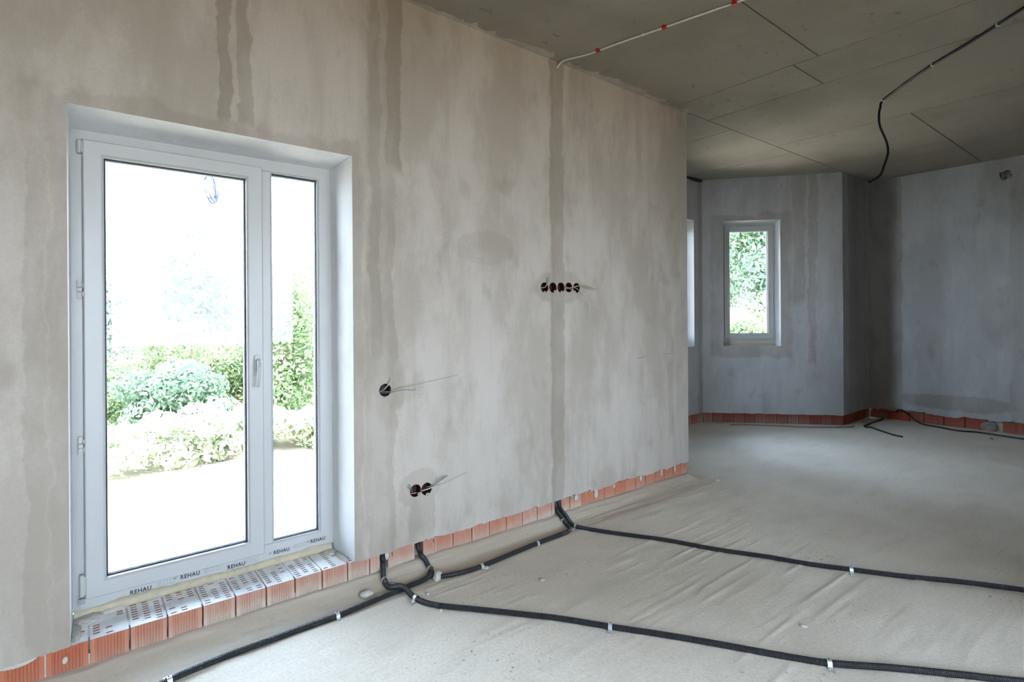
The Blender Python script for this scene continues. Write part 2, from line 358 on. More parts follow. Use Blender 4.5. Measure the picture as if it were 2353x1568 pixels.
back = sh(rag_l + [(-0.012, ZP + 0.002), (-0.012, 2.116), (1.054, 2.122), (1.054, ZP + 0.002)] + rag_r + [(3.98, ZP + 0.004), (3.98, ZT), (-1.8, ZT)])
SOCK = [(1.250, 0.965), (1.423, 0.408), (1.490, 0.404), (2.372, 1.531), (2.446, 1.533), (2.519, 1.535), (2.592, 1.538), (2.665, 1.537)]
wall_left = wall('wall_left', (-1.8, YM), (3.98, YM), (0, -1), 0.36, outer, back, blind=[(sh(circle(a, b, 0.034, 16, 0.03)), 0.052) for a, b in SOCK], mats=[M_main, M_reveal])
# reveal faces of the notch take the paler plaster
for p in wall_left.data.polygons:
    c = p.center
    if -0.05 < c.x < 1.10 and YM + 0.005 < c.y < YM + 0.36 and (abs(p.normal.x) > 0.5 or abs(p.normal.z) > 0.5) and (p.material_index == 0) and 0.13 < c.z < 2.3 and not any((c.x - a) ** 2 + (c.z - b) ** 2 < 0.003 for a, b in SOCK):
        p.material_index = 1
tag(wall_left, 'long plastered wall with glazed balcony door and damp vertical streaks', 'wall', kind='structure')

BA, BB, BC, BD = (7.273, 2.6), (6.2, 3.83), (5.05, 3.83), (3.98, 2.6)
bl = math.hypot(BA[0] - BB[0], BA[1] - BB[1]); bd = Vector((BB[0] - BA[0], BB[1] - BA[1])).normalized(); bn = Vector((-bd.y, bd.x))
if bn.dot(Vector((-1, -1))) < 0: bn = -bn
def rag(L, seed, amp=0.012, step=0.05):
    return [(float(u), float(ZP - 0.004 + amp * (vnoise(u * 25, 0.3, seed) - 0.5))) for u in np.arange(0, L - 0.001, step)] + [(L, ZP)]
def inset(a, b, z0, z1, s=0.018): return rect(a, b, z0, z1), rect(a + s, b - s, z0, z1 - s)
wall_bay_right = wall('wall_bay_right', BA, BB, bn, 0.42, rag(bl, 21) + [(bl, ZT), (0, ZT)], through=[inset(0.708, 1.385, 0.965, 2.535)], mats=[M_bay, M_reveal], mid=0.15)
tag(wall_bay_right, 'slanted plastered bay wall holding the narrow window with green view', 'wall', kind='structure')
wall_bay_back = wall('wall_bay_back', BB, BC, (0, -1), 0.42, rag(1.15, 22) + [(1.15, ZT), (0, ZT)], through=[inset(0.188, 0.92, 0.965, 2.54)], mats=[M_bay, M_reveal], mid=0.2)
tag(wall_bay_back, 'grey plaster bay wall just behind the end of the long wall', 'wall', kind='structure')
wall_bay_left = wall('wall_bay_left', BC, BD, Vector((-bn.x, bn.y)) if False else Vector((0.7538, -0.657)), 0.42, rag(bl, 23) + [(bl, ZT), (0, ZT)], through=[inset(0.25, 0.93, 0.965, 2.54)], mats=[M_bay, M_reveal], mid=0.15)
tag(wall_bay_left, 'slanted bay wall hidden behind the long plastered wall', 'wall', kind='structure')
wall_far = wall('wall_far', (7.273, 2.6), (8.16, 2.6), (0, -1), 0.42, rag(0.887, 24) + [(0.887, ZT), (0, ZT)], mats=[M_bay, M_reveal])
tag(wall_far, 'short dark wall piece between bay and right hand wall', 'wall', kind='structure')
# right wall: torn plaster edge and one broken hole
rr = [(float(u), float(ZP - 0.012 + 0.075 * (fbm(u * 7, 0.7, 31) - 0.45) + 0.016 * vnoise(u * 40, 1, 5))) for u in np.arange(0.0, 5.6, 0.04)] + [(5.6, ZP)]
hole = [(1.295, 2.945), (1.300, 2.895), (1.325, 2.852), (1.36, 2.862), (1.395, 2.872), (1.41, 2.905), (1.385, 2.955), (1.355, 2.962), (1.33, 2.945)]
wall_right = wall('wall_right', (8.16, 2.6), (8.16, -3.0), (-1, 0), 0.3, rr + [(5.6, ZT), (0, ZT)], blind=[(hole, 0.09)], mats=[M_right, M_reveal])
tag(wall_right, 'bluish grey plaster wall at the far right with torn lower edge', 'wall', kind='structure')
wall_back = wall('wall_back', (8.16, -3.0), (-1.8, -3.0), (0, 1), 0.42, rect(0, 9.96, -0.3, ZT), through=[inset(5.32, 7.9, 0.55, 2.62), inset(8.2, 9.8, 0.55, 2.62)], mats=[M_plain, M_reveal])
tag(wall_back, 'plastered wall behind the viewer with two openings', 'wall', kind='structure')
wall_near = wall('wall_near', (-1.8, -3.0), (-1.8, 2.6), (1, 0), 0.42, rect(0, 5.6, -0.3, ZT), mats=[M_plain, M_reveal])
tag(wall_near, 'plastered end wall beside the viewer', 'wall', kind='structure')
wp = MB().box(2.92, 3.10, -3.0, -0.55, 0, ZT).build('wall_added_partition', M_plain); tag(wp, 'added plaster partition just outside the view on the right, shading the floor', 'wall', kind='structure')  # unseen partition added to cast the soft shadow on the floor
portal('skylight_portal', (8.16 - 6.61, -3.2, 1.585), (0, 1, 0), 2.58, 2.07)
portal('skylight_portal', (8.16 - 9.0, -3.2, 1.585), (0, 1, 0), 1.6, 2.07)
q = Vector(BA) + bd * 1.046 - bn * 0.3; portal('skylight_portal', (q.x, q.y, 1.75), (bn.x, bn.y, 0), 0.68, 1.57)
portal('skylight_portal', (5.646, 4.1, 1.75), (0, -1, 0), 0.73, 1.57)
ln = Vector((0.7538, -0.657)); ld = (Vector(BD) - Vector(BC)).normalized(); q = Vector(BC) + ld * 0.59 - ln * 0.3; portal('skylight_portal', (q.x, q.y, 1.75), (ln.x, ln.y, 0), 0.68, 1.57)

# ------------------------------------------------------------------ floor: trowelled screed with long ridges and a mortar fillet along the wall
xs = np.concatenate([np.arange(-1.8, -0.6, 0.3), np.arange(-0.6, 4.2, 0.03), np.arange(4.2, 8.2, 0.1)]); xs = np.append(xs, 8.2)
ys = np.concatenate([np.arange(-3.0, 0.2, 0.4), np.arange(0.2, 2.35, 0.0075), np.arange(2.35, 2.64, 0.006), np.arange(2.64, 3.9, 0.07)]); ys = np.append(ys, 3.9)
XX, YY = np.meshgrid(xs, ys)
def floor_z(x, y):
    x = np.asarray(x, float); y = np.asarray(y, float)
    h = 0.006 * (fbm(x * 1.1, y * 1.1, 3) - 0.47)
    amp = np.clip((fbm(x * 0.9 + 7, y * 0.9 + 2, 41) - 0.33) * 5, 0, 1)
    rid = vnoise(x * 2.6 + 1.5 * vnoise(x * 0.7, y * 3, 8), y * 42 + 0.8 * vnoise(x * 3, y * 2, 9), 51); rid = np.clip((rid - 0.60) * 4.0, 0, 1)
    rid2 = np.clip((vnoise(x * 1.1 + 5, y * 17, 53) - 0.66) * 4, 0, 1)
    h = h + (0.0040 * rid + 0.0045 * rid2) * amp * (0.35 + 0.9 * vnoise(x * 9, y * 14, 77))
    h = h + 0.0012 * (fbm(x * 30, y * 30, 91, 3) - 0.45)
    h = np.where((y > 0.25) & (x < 4.2) & (x > -0.6), h, 0.002 * (fbm(x * 3, y * 3, 13) - 0.47))
    # fillet of smeared mortar at the foot of the main wall, gutter beside it
    edge = 2.47 + 0.03 * (fbm(x * 2.2, 0.4, 61) - 0.45)
    t = np.clip((y - edge) / (2.60 - edge), 0, 1); t = t * t * (3 - 2 * t)
    fil = 0.034 * t * (0.85 + 0.3 * fbm(x * 8, y * 20, 71))
    gut = -0.004 * np.exp(-((y - 2.42) / 0.03) ** 2)
    ok = (x < 3.99)
    return h * np.where(ok & (y > edge), 0.6, 1.0) + np.where(ok, fil + gut, 0)
ZZ = floor_z(XX, YY)
nx, ny = len(xs), len(ys)
verts = np.stack([XX, YY, ZZ], -1).reshape(-1, 3)
idx = np.arange(nx * ny).reshape(ny, nx)
faces = np.stack([idx[:-1, :-1], idx[:-1, 1:], idx[1:, 1:], idx[1:, :-1]], -1).reshape(-1, 4)
me = bpy.data.meshes.new('floor'); me.from_pydata(verts.tolist(), [], faces.tolist()); me.update()
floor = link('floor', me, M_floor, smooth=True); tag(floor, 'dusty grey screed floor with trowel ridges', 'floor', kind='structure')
MB().box(-1.8, 8.2, -3.0, 3.9, -0.35, -0.03).build('subfloor', M_mortar, floor)

# ------------------------------------------------------------------ ceiling: slab with formwork panels
def cz(x): return ZC + max(0, x - 4.0) * 0.015
ce = MB()
prof = [(-2.25, cz(0), 3.05), (3.75, cz(3.75), 3.05), (4.0, cz(4.0), 4.3), (7.75, cz(7.75), 4.3), (8.55, cz(8.55), 3.05)]
for i, ((a, za, ya), (b, zb, yb)) in enumerate(zip(prof[:-1], prof[1:])):
    y1 = 4.3 if i in (1, 2) else 3.05
    ce.add([(a, -4.05, za + 0.011), (b, -4.05, zb + 0.011), (b, y1, zb + 0.011), (a, y1, za + 0.011), (a, -4.05, 3.4), (b, -4.05, 3.4), (b, y1, 3.4), (a, y1, 3.4)],  # slab carried past the back wall, unseen eave added to block the sun
           [(0, 3, 2, 1), (4, 5, 6, 7), (0, 1, 5, 4), (1, 2, 6, 5), (2, 3, 7, 6), (3, 0, 4, 7)])
ceiling = ce.build('ceiling', M_footing); tag(ceiling, 'bare concrete ceiling with formwork joints', 'ceiling', kind='structure')
G = 0.0042
def panel(x0, x1, y0, y1, cut=None):
    mb = MB(); t = 0.014
    x0 += G; x1 -= G; y0 += G; y1 -= G; j = random.uniform(-0.0012, 0.0012)
    xs_ = [x0, x1] if not (x0 < 4.0 < x1) else [x0, 4.0, x1]
    for a, b in zip(xs_[:-1], xs_[1:]):
        za, zb = cz(a) + j, cz(b) + j
        mb.add([(a, y0, za), (b, y0, zb), (b, y1, zb), (a, y1, za), (a, y0, za + t), (b, y0, zb + t), (b, y1, zb + t), (a, y1, za + t)],
               [(0, 3, 2, 1), (4, 5, 6, 7), (0, 1, 5, 4), (1, 2, 6, 5), (2, 3, 7, 6), (3, 0, 4, 7)])
    mb.build('formwork_panel', M_ceil, ceiling)
for a, b, ysplit in [(-1.8, 0.13, [-3, -0.9, 1.5, 2.62]), (0.13, 1.35, [-3, -0.9, 1.5, 2.62]), (1.35, 3.79, [-3, -0.9, 1.49, 2.60]), (3.79, 4.28, [-3, -0.8, 1.65, 2.585]),
                     (4.28, 5.54, [-3, -0.9, 2.585]), (5.54, 6.78, [-3, -1.0, 1.45, 2.585]), (6.78, 8.2, [-3, -1.0, 1.45, 2.585])]:
    for y0, y1 in zip(ysplit[:-1], ysplit[1:]): panel(a, b, y0, y1)
for a, b in [(3.79, 4.69), (4.69, 5.9), (5.9, 7.3)]: panel(a, b, 2.585, 4.0)
# ragged plaster smear where the wall meets the ceiling
sm = MB(); prev = None
px_ = [1.20]
while px_[-1] < 3.97: px_.append(min(3.97, px_[-1] + random.choice([0.012, 0.02, 0.03, 0.045])))
wds = [0.012 + 0.075 * max(0, float(fbm(x * 5, 0.2, 81)) - 0.28) * 1.7 + (random.random() < 0.12) * 0.03 + 0.008 * random.random() for x in px_]
v = []; f = []
for x, w_ in zip(px_, wds):
    z = cz(x); v += [(x, YM + 0.01, z - 0.003), (x, YM - w_, z - 0.0015), (x, YM - w_, z + 0.002), (x, YM + 0.01, z + 0.002)]
for i in range(len(px_) - 1):
    a, b = i * 4, i * 4 + 4; f += [(a, a + 1, b + 1, b), (a + 1, a + 2, b + 2, b + 1), (a + 2, a + 3, b + 3, b + 2)]
sm.add(v, f); sm.build('plaster_smear', M_main, wall_left)

# ------------------------------------------------------------------ exposed brick course
def brick_mesh(w, h, dep, n=9, gd=0.0045, x0f=0.12, x1f=0.88):
    """vertical grooves in the middle of the face; front at y=0, x from 0 to w, z from 0 to h"""
    P = [(0, 0.001), (0.0015, 0), (w * x0f, 0)]
    span = w * (x1f - x0f); st = span / n
    for i in range(n):
        a = w * x0f + i * st; P += [(a + st * 0.35, gd), (a + st * 0.60, gd), (a + st * 0.95, 0)]
    P += [(w - 0.0015, 0), (w, 0.001), (w, dep), (0, dep)]
    k = len(P); v = [(x, y, 0) for x, y in P] + [(x, y, h) for x, y in P]
    f = [(i, (i + 1) % k, k + (i + 1) % k, k + i) for i in range(k)] + [tuple(range(k - 1, -1, -1)), tuple(range(k, 2 * k))]
    return MB().add(v, f)
def perforated(w, h, dep, seed, clog):
    mb = brick_mesh(w, h - 0.0005, dep); mb.f.pop(); mb.m.pop()      # open top, replaced by a pierced one
    xsb = [0]; xb = []
    for c in (0.17, 0.5, 0.83): xb += [(w * c - 0.0105, w * c + 0.0105)]
    for a, b in xb: xsb += [a, b]
    xsb.append(w); ysb = [0.0]; y = 0.016
    while y + 0.02 < dep: ysb += [y, y + 0.0085]; y += 0.0225
    ysb.append(dep)
    r = random.Random(seed); z = h
    for i in range(len(xsb) - 1):
        for j in range(len(ysb) - 1):
            a, b, c, d = xsb[i], xsb[i + 1], ysb[j], ysb[j + 1]
            if i % 2 == 1 and j % 2 == 1 and float(vnoise(seed * 9.1 + a * 26, c * 13, seed)) > clog + r.uniform(-0.16, 0.16):
                s = r.uniform(-0.004, 0.003); dz = r.uniform(0.03, 0.06)
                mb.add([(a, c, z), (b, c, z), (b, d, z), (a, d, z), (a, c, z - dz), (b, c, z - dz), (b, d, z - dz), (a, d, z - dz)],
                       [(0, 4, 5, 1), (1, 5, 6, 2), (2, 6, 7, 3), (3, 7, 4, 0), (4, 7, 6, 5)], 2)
            else: mb.add([(a, c, z), (b, c, z), (b, d, z), (a, d, z)], [(0, 1, 2, 3)], 1)
    return mb
PITCH = 0.1264; GAP = 0.006; YB = YM + 0.011; H = 0.140
me_std = brick_mesh(PITCH - GAP, H, 0.25).mesh('brick'); me_half = {}
edges = [-0.0905 + PITCH * k for k in range(-6, 10)]
joints = [(a, b) for a, b in zip(edges[:-1], edges[1:])]
joints += [(edges[-1], 1.163), (1.163, 1.222), (1.262, 1.290), (1.290, 1.424), (1.470, 1.540), (1.540, 1.666), (1.666, 1.796), (1.796, 1.922), (1.922, 2.051), (2.051, 2.180), (2.180, 2.304), (2.304, 2.428), (2.428, 2.462), (2.522, 2.600), (2.600, 2.716), (2.716, 2.833), (2.833, 2.949), (2.949, 3.062), (3.062, 3.18), (3.18, 3.30), (3.30, 3.42), (3.42, 3.54), (3.54, 3.66), (3.66, 3.78), (3.78, 3.88), (3.88, 3.976)]
for i, (a, b) in enumerate(joints):
    w = b - a - GAP
    over = (b > 0.0 and a < 1.06)
    if over: me = perforated(w, H, 0.27, i, 0.34 + 0.16 * ((i * 7) % 5) / 4).mesh('brick'); mats = [M_brick, M_sill, M_brick_dark]  # slot interiors take the darker brick, their shade painted in
    elif abs(w - (PITCH - GAP)) < 0.001: me, mats = me_std, [M_brick]
    else: me, mats = brick_mesh(w, H, 0.25, max(2, int(9 * w / 0.12)), 0.004, 0.06, 0.94).mesh('brick'), [M_brick]
    o = link('brick', me, mats, wall_left, (a + GAP / 2, YB + random.uniform(-0.002, 0.002), ZP - H + random.uniform(-0.002, 0.001) * (0 if over else 1)))
    x = (a + b) / 2
    d = 0.12 if x < 0.03 else 0.36 if x < 0.2 else 0.6 if x < 0.45 else 0.9 if x < 1.5 else 0.62 if x < 2.2 else 0.85 if x < 2.75 else 0.34
    o['dust'] = d + random.uniform(-0.08, 0.10)
    if over: MB().box(b - GAP / 2 - 0.001, b + GAP / 2 + 0.001, YB + 0.035, YB + 0.26, 0.06, ZP - random.uniform(0.0015, 0.004)).build('joint_mortar', M_sill, wall_left)
    if random.random() < (0.75 if x < 0.05 else 0.35):      # some upright joints are filled
        MB().box(b - GAP / 2 - 0.001, b + GAP / 2 + 0.001, YB + 0.006, YB + 0.05, 0, ZP - random.uniform(0.0, 0.07)).build('joint_mortar', M_mortar, wall_left)
MB().box(-1.8, 3.97, YB + 0.24, YM + 0.36, -0.4, ZP - 0.03).build('footing', M_mortar, wall_left)
MB().box(-1.8, -0.02, YB + 0.02, YM + 0.34, ZP - 0.004, ZP + 0.03).build('mortar_bed', M_mortar, wall_left)
MB().box(1.08, 3.97, YB + 0.02, YM + 0.34, ZP - 0.004, ZP + 0.03).build('mortar_bed', M_mortar, wall_left)
MB().box(-0.75, 3.975, YB + 0.045, YB + 0.24, -0.02, ZP - 0.05).build('mortar_core', M_mortar, wall_left)
def lump(n, sx, sy, sz, seed, sub=2):
    bm = bmesh.new(); bmesh.ops.create_icosphere(bm, subdivisions=sub, radius=1.0)
    for v_ in bm.verts:
        c = v_.co; k = 0.72 + 0.55 * float(fbm(c.x * 1.7 + seed * 3.1, c.y * 1.7 + c.z * 2.3, seed)) + 0.22 * random.random()
        v_.co = Vector((c.x * sx * k, c.y * sy * k, c.z * sz * k))
    me = bpy.data.meshes.new(n); bm.to_mesh(me); bm.free(); return me
# crumbled mortar over the joint line and drips on the bricks
for i in range(46):
    x = random.choice([random.uniform(1.5, 2.45), random.uniform(2.55, 3.95), random.uniform(-0.5, -0.05)])
    link('mortar_crumb', lump('mortar_crumb', random.uniform(0.008, 0.022), 0.006, random.uniform(0.004, 0.010), i, 1), M_main, wall_left, (x, YM + 0.006, ZP + random.uniform(-0.004, 0.006)))
for x, w_, h_ in [(2.86, 0.016, 0.035), (3.05, 0.010, 0.018), (3.36, 0.014, 0.022), (3.62, 0.010, 0.03), (2.66, 0.02, 0.02), (3.80, 0.012, 0.028), (1.257, 0.010, 0.022)]:
    link('plaster_drip', lump('plaster_drip', w_, 0.006, h_, int(x * 100)), M_mortar_lite, wall_left, (x, YB - 0.001, ZP - h_ * 0.9), smooth=True)
link('plaster_drip', lump('plaster_drip', 0.008, 0.004, 0.012, 5), M_mortar_lite, wall_left, (-0.035, YB, 0.076))
link('plaster_drip', lump('plaster_drip', 0.055, 0.006, 0.016, 9), M_mortar_lite, wall_left, (-0.17, YB, ZP - 0.004))
# rough mortar left in the corners of the door sill
for x, y, sx, sy, sz, s in [(0.03, 2.80, 0.05, 0.05, 0.014, 1), (0.11, 2.83, 0.06, 0.03, 0.016, 2), (0.20, 2.845, 0.06, 0.02, 0.012, 3), (1.02, 2.80, 0.03, 0.05, 0.012, 4), (1.05, 2.70, 0.016, 0.07, 0.010, 6), (-0.005, 2.70, 0.016, 0.08, 0.012, 7), (0.97, 2.845, 0.05, 0.02, 0.012, 8)]:
    link('sill_mortar', lump('sill_mortar', sx, sy, sz, s, 3), M_mortar, wall_left, (x, y, ZP))

def course(parent, p0, d, n_in, L, pitch, mat, dust, hh=H, jit=0.0):
    """row of bricks along a wall foot, faces just behind the plaster"""
    ang = math.atan2(d[1], d[0]); u = 0.0; base = brick_mesh(pitch - 0.007, hh, 0.11, 8).mesh('brick')
    sgn = 1 if Vector((-math.sin(ang), math.cos(ang))).dot(Vector(n_in)) < 0 else -1
    while u < L - 0.02:
        w = min(pitch, L - u)
        me = base if w > pitch - 0.001 else brick_mesh(max(0.012, w - 0.007), hh, 0.11, 4).mesh('brick')
        o = link('brick', me, mat, parent)
        st = Vector(p0) + Vector(d) * (u if sgn > 0 else u + w - 0.003) - Vector(n_in) * (0.011 + random.uniform(-0.002, 0.002))
        o.location = (st.x, st.y, ZP - hh + random.uniform(-jit, 0)); o.rotation_euler = (0, 0, ang if sgn > 0 else ang + math.pi)
        o['dust'] = dust + random.uniform(-0.12, 0.2)
        u += w
def core(parent, p0, p1, n_in, e0=0.0, e1=0.0):
    dd = (Vector(p1) - Vector(p0)).normalized(); p0 = Vector(p0) - dd * e0; p1 = Vector(p1) + dd * e1
    a = Vector(p0) - Vector(n_in) * 0.04; b = Vector(p1) - Vector(n_in) * 0.04; c = Vector(p1) - Vector(n_in) * 0.40; e = Vector(p0) - Vector(n_in) * 0.40
    v_ = [(p.x, p.y, z) for z in (-0.3, ZP + 0.02) for p in (a, b, c, e)]
    MB().add(v_, [(0, 3, 2, 1), (4, 5, 6, 7), (0, 1, 5, 4), (1, 2, 6, 5), (2, 3, 7, 6), (3, 0, 4, 7)]).build('footing', M_mortar, parent)
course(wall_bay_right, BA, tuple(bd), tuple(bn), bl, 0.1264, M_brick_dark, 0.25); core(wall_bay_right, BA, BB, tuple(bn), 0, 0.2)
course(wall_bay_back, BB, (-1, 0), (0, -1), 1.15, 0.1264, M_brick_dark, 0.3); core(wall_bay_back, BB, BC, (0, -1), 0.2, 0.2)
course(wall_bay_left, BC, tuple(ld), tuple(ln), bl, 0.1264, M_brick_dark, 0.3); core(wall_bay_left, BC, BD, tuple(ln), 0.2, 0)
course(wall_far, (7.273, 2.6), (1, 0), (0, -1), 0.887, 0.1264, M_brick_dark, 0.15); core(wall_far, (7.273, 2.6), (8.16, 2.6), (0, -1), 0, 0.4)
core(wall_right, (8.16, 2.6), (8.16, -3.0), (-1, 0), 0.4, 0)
u = 0.0     # broken bricks of the right wall, each a different stub
k = 0
while u < 1.75:
    L = random.choice([0.10, 0.14, 0.2, 0.24]); hh = random.uniform(0.10, 0.135)
    if 1.12 < u < 1.24: u += 0.13; continue
    mb = MB(); n = 7
    top = [hh + 0.018 * (random.random() - 0.7) for _ in range(n)]
    fr = [0.008 + 0.006 * random.random() for _ in range(n)]
    v = []; f = []
    for i in range(n):
        yy = 2.6 - u - L * i / (n - 1) * 0.96
        v += [(8.16 + fr[i], yy, -0.02), (8.16 + fr[i] - 0.006 * random.random(), yy, top[i] - 0.015), (8.16 + fr[i] + 0.006, yy, top[i]), (8.26, yy, top[i]), (8.26, yy, -0.02)]
    for i in range(n - 1):
        a, b = i * 5, i * 5 + 5; f += [(a + j, a + (j + 1) % 5, b + (j + 1) % 5, b + j) for j in range(5)]
    f += [(0, 1, 2, 3, 4), tuple((n - 1) * 5 + j for j in range(4, -1, -1))]
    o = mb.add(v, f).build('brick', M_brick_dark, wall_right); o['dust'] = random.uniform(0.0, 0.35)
    u += L
link('mortar_patch', lump('mortar_patch', 0.012, 0.06, 0.05, 12, 3), M_footing, wall_right, (8.168, 2.6 - 1.19, 0.05))
link('brick', lump('brick', 0.014, 0.026, 0.028, 15, 2), M_mortar, wall_right, (8.232, 2.6 - 1.365, 2.91))
link('plaster_shard', lump('plaster_shard', 0.008, 0.006, 0.034, 16, 2), M_mortar_lite, wall_right, (8.175, 2.6 - 1.325, 2.90))

link('broken_edge', lump('broken_edge', 0.17, 0.022, 0.022, 44, 3), M_gap_dark, wall_bay_back, (6.02, 3.822, cz(6.0) - 0.012))  # dark lump painted in place of the shaded gap under the ceiling
# ------------------------------------------------------------------ windows
def text_mesh(s, size, mat, parent, loc, name='lettering', rot=(R(90), 0, 0), squeeze=1.0, bold=0.0):
    cu = bpy.data.curves.new(name, 'FONT'); cu.body = s; cu.size = size; cu.align_x = 'CENTER'; cu.align_y = 'CENTER'; cu.extrude = 0.0003; cu.space_character = 1.12; cu.offset = bold
    t = bpy.data.objects.new(name, cu); C.objects.link(t)
    me = bpy.data.meshes.new_from_object(t.evaluated_get(bpy.context.evaluated_depsgraph_get())); bpy.data.objects.remove(t)
    me.materials.clear()
    o = link(name, me, mat, parent, loc); o.rotation_euler = rot; o.scale = (squeeze, 1, 1); return o
def glazing(parent, x0, x1, z0, z1, yg, double=True):
    """glass pane with dark gaskets on both faces and the spacer bar between"""
    gk = MB().frame(x0 - 0.006, x1 + 0.006, z0 - 0.006, z1 + 0.006, 0.011, yg - 0.012, yg - 0.006).frame(x0 - 0.006, x1 + 0.006, z0 - 0.006, z1 + 0.006, 0.009, yg + 0.022, yg + 0.028)
    gk.build('gasket', M_gasket, parent)
    p = MB().box(x0 - 0.006, x1 + 0.006, yg - 0.006, yg - 0.002, z0 - 0.006, z1 + 0.006).build('glass_pane', M_glass, parent)
    if double: MB().box(x0 - 0.006, x1 + 0.006, yg + 0.018, yg + 0.022, z0 - 0.006, z1 + 0.006).build('glass_pane', M_glass, parent)
    MB().frame(x0 - 0.006, x1 + 0.006, z0 - 0.006, z1 + 0.006, 0.013, yg - 0.0015, yg + 0.0175).build('spacer', M_spacer, parent)
    return p
def lever_handle(parent, x, z, y):
    h = MB(); n = 10
    loop = [(0.014 * math.cos(a), 0.028 + 0.014 * math.sin(a)) for a in np.linspace(0, math.pi, n)] + [(0.014 * math.cos(a), -0.028 + 0.014 * math.sin(a)) for a in np.linspace(math.pi, 2 * math.pi, n)]
    k = len(loop); v = [(x + a, y, z + b) for a, b in loop] + [(x + a, y - 0.008, z + b) for a, b in loop] + [(x + a * 0.85, y - 0.011, z + b * 0.93) for a, b in loop]
    f = [(i, (i + 1) % k, k + (i + 1) % k, k + i) for i in range(k)] + [(k + i, k + (i + 1) % k, 2 * k + (i + 1) % k, 2 * k + i) for i in range(k)] + [tuple(2 * k + i for i in range(k)), tuple(range(k - 1, -1, -1))]
    h.add(v, f); hd = h.build('handle', M_pvc, parent)
    MB().tube([(x, y - 0.008, z + 0.012), (x, y - 0.040, z + 0.012), (x, y - 0.048, z + 0.006), (x - 0.001, y - 0.050, z - 0.03), (x - 0.004, y - 0.047, z - 0.085), (x - 0.006, y - 0.044, z - 0.11)],
              [0.0085, 0.0085, 0.010, 0.0085, 0.0075, 0.006], 10).build('lever', M_pvc, hd, smooth=True)

# window 1: balcony door unit
w1 = empty('window_1', (0, 0, 0)); tag(w1, 'tall white balcony door with wide sash and narrow fixed pane', 'window', kind='structure')
FY = 2.826
fr = MB().frame(-0.018, 1.060, 0.152, 2.128, (0.070, 0.076, 0.086, 0.070), FY, FY + 0.07, 0.004)
fr.box(0.690, 0.758, FY, FY + 0.07, 0.235, 2.062)
fr.build('frame', M_pvc, w1)
MB().frame(0.752, 0.990, 0.228, 2.066, 0.008, FY - 0.003, FY + 0.02, 0.0025).build('glazing_bead', M_pvc, w1)
sash = MB().frame(0.028, 0.712, 0.198, 2.076, (0.068, 0.070, 0.068, 0.062), FY - 0.020, FY + 0.055, 0.004).build('sash', M_pvc, w1)
tag(sash, 'wide opening sash')
MB().frame(0.086, 0.652, 0.256, 2.024, 0.011, FY - 0.022, FY + 0.01, 0.004).build('glazing_bead', M_pvc, sash)
glazing(sash, 0.097, 0.641, 0.267, 2.013, FY + 0.020)
glazing(w1, 0.759, 0.983, 0.237, 2.057, FY + 0.026)
lever_handle(w1, 0.682, 1.125, FY - 0.020)
MB().frame(0.024, 0.716, 0.194, 2.080, 0.006, FY - 0.003, FY + 0.002).build('sash_gap_seal', M_ink2, w1)
for z, hh in [(2.045, 0.05), (0.257, 0.085)]:
    hg = empty('hinge', (0, 0, 0), w1)
    MB().tube([(0.017, FY - 0.010, z - hh / 2), (0.017, FY - 0.010, z + hh / 2)], 0.0085, 10).build('hinge_cover', M_pvc_old, hg)
    for dz in (-hh / 2 - 0.004, hh / 2):
        MB().tube([(0.017, FY - 0.010, z + dz), (0.017, FY - 0.010, z + dz + 0.004)], 0.0065, 10).build('hinge_ring', M_ink2, hg)
    MB().box(0.017, 0.032, FY - 0.014, FY - 0.006, z - hh / 2.4, z + hh / 2.4).build('hinge_leaf', M_pvc_old, hg)
MB().box(0.006, 0.027, FY - 0.016, FY - 0.001, 0.183, 0.205).build('hinge_foot', M_ink2, w1)
for z in (1.462, 0.826):
    hg = empty('hinge', (0, 0, 0), w1)
    MB().box(0.008, 0.022, FY - 0.012, FY, z + 0.010, z + 0.038).box(0.008, 0.022, FY - 0.012, FY, z - 0.038, z - 0.010).build('hinge_bracket', M_pvc_old, hg)
    MB().box(0.009, 0.028, FY - 0.014, FY - 0.002, z - 0.008, z + 0.008).box(0.024, 0.028, FY - 0.014, FY - 0.002, z - 0.026, z + 0.026).build('hinge_tongue', M_pvc_old, hg)
    MB().box(0.009, 0.023, FY - 0.006, FY, z - 0.012, z + 0.012).build('hinge_slot', M_gasket, hg)
# protective film print on the lower rail
for x, z, cutz in [(0.215, 0.172, 1), (0.400, 0.181, 0), (0.590, 0.170, 1), (0.795, 0.182, 1), (0.975, 0.190, 0)]:
    t = text_mesh('REHAU', 0.0255, M_ink, w1, (x, FY - 0.0012, z), squeeze=0.88, bold=0.0004); tag(t, 'black lettering on the lower rail')
for x, z in [(0.305, 0.177), (0.487, 0.182), (0.655, 0.176), (0.885, 0.188)]:
    g = MB()
    for j, (ww, hh) in enumerate([(0.016, 0.018), (0.015, 0.018), (0.015, 0.018)]):
        xx = x - 0.03 + j * 0.024; g.frame(xx, xx + ww, z - hh / 2, z + hh / 2, 0.0013, FY - 0.0010, FY + 0.0005)
        if j == 0: g.box(xx + ww * 0.45, xx + ww * 0.55, FY - 0.0010, FY + 0.0005, z - hh / 2, z + hh / 2)
    g.build('film_symbol', M_ink2, w1)
g = MB()
for x, z in [(0.345, 0.187), (0.928, 0.196), (0.745, 0.187)]:
    g = MB().add([(x - 0.010, FY - 0.0012, z), (x - 0.004, FY - 0.0012, z - 0.006), (x + 0.008, FY - 0.0012, z + 0.004), (x - 0.003, FY - 0.0012, z - 0.002)], [(0, 1, 2, 3)]); g.build('film_symbol', M_ink, w1)
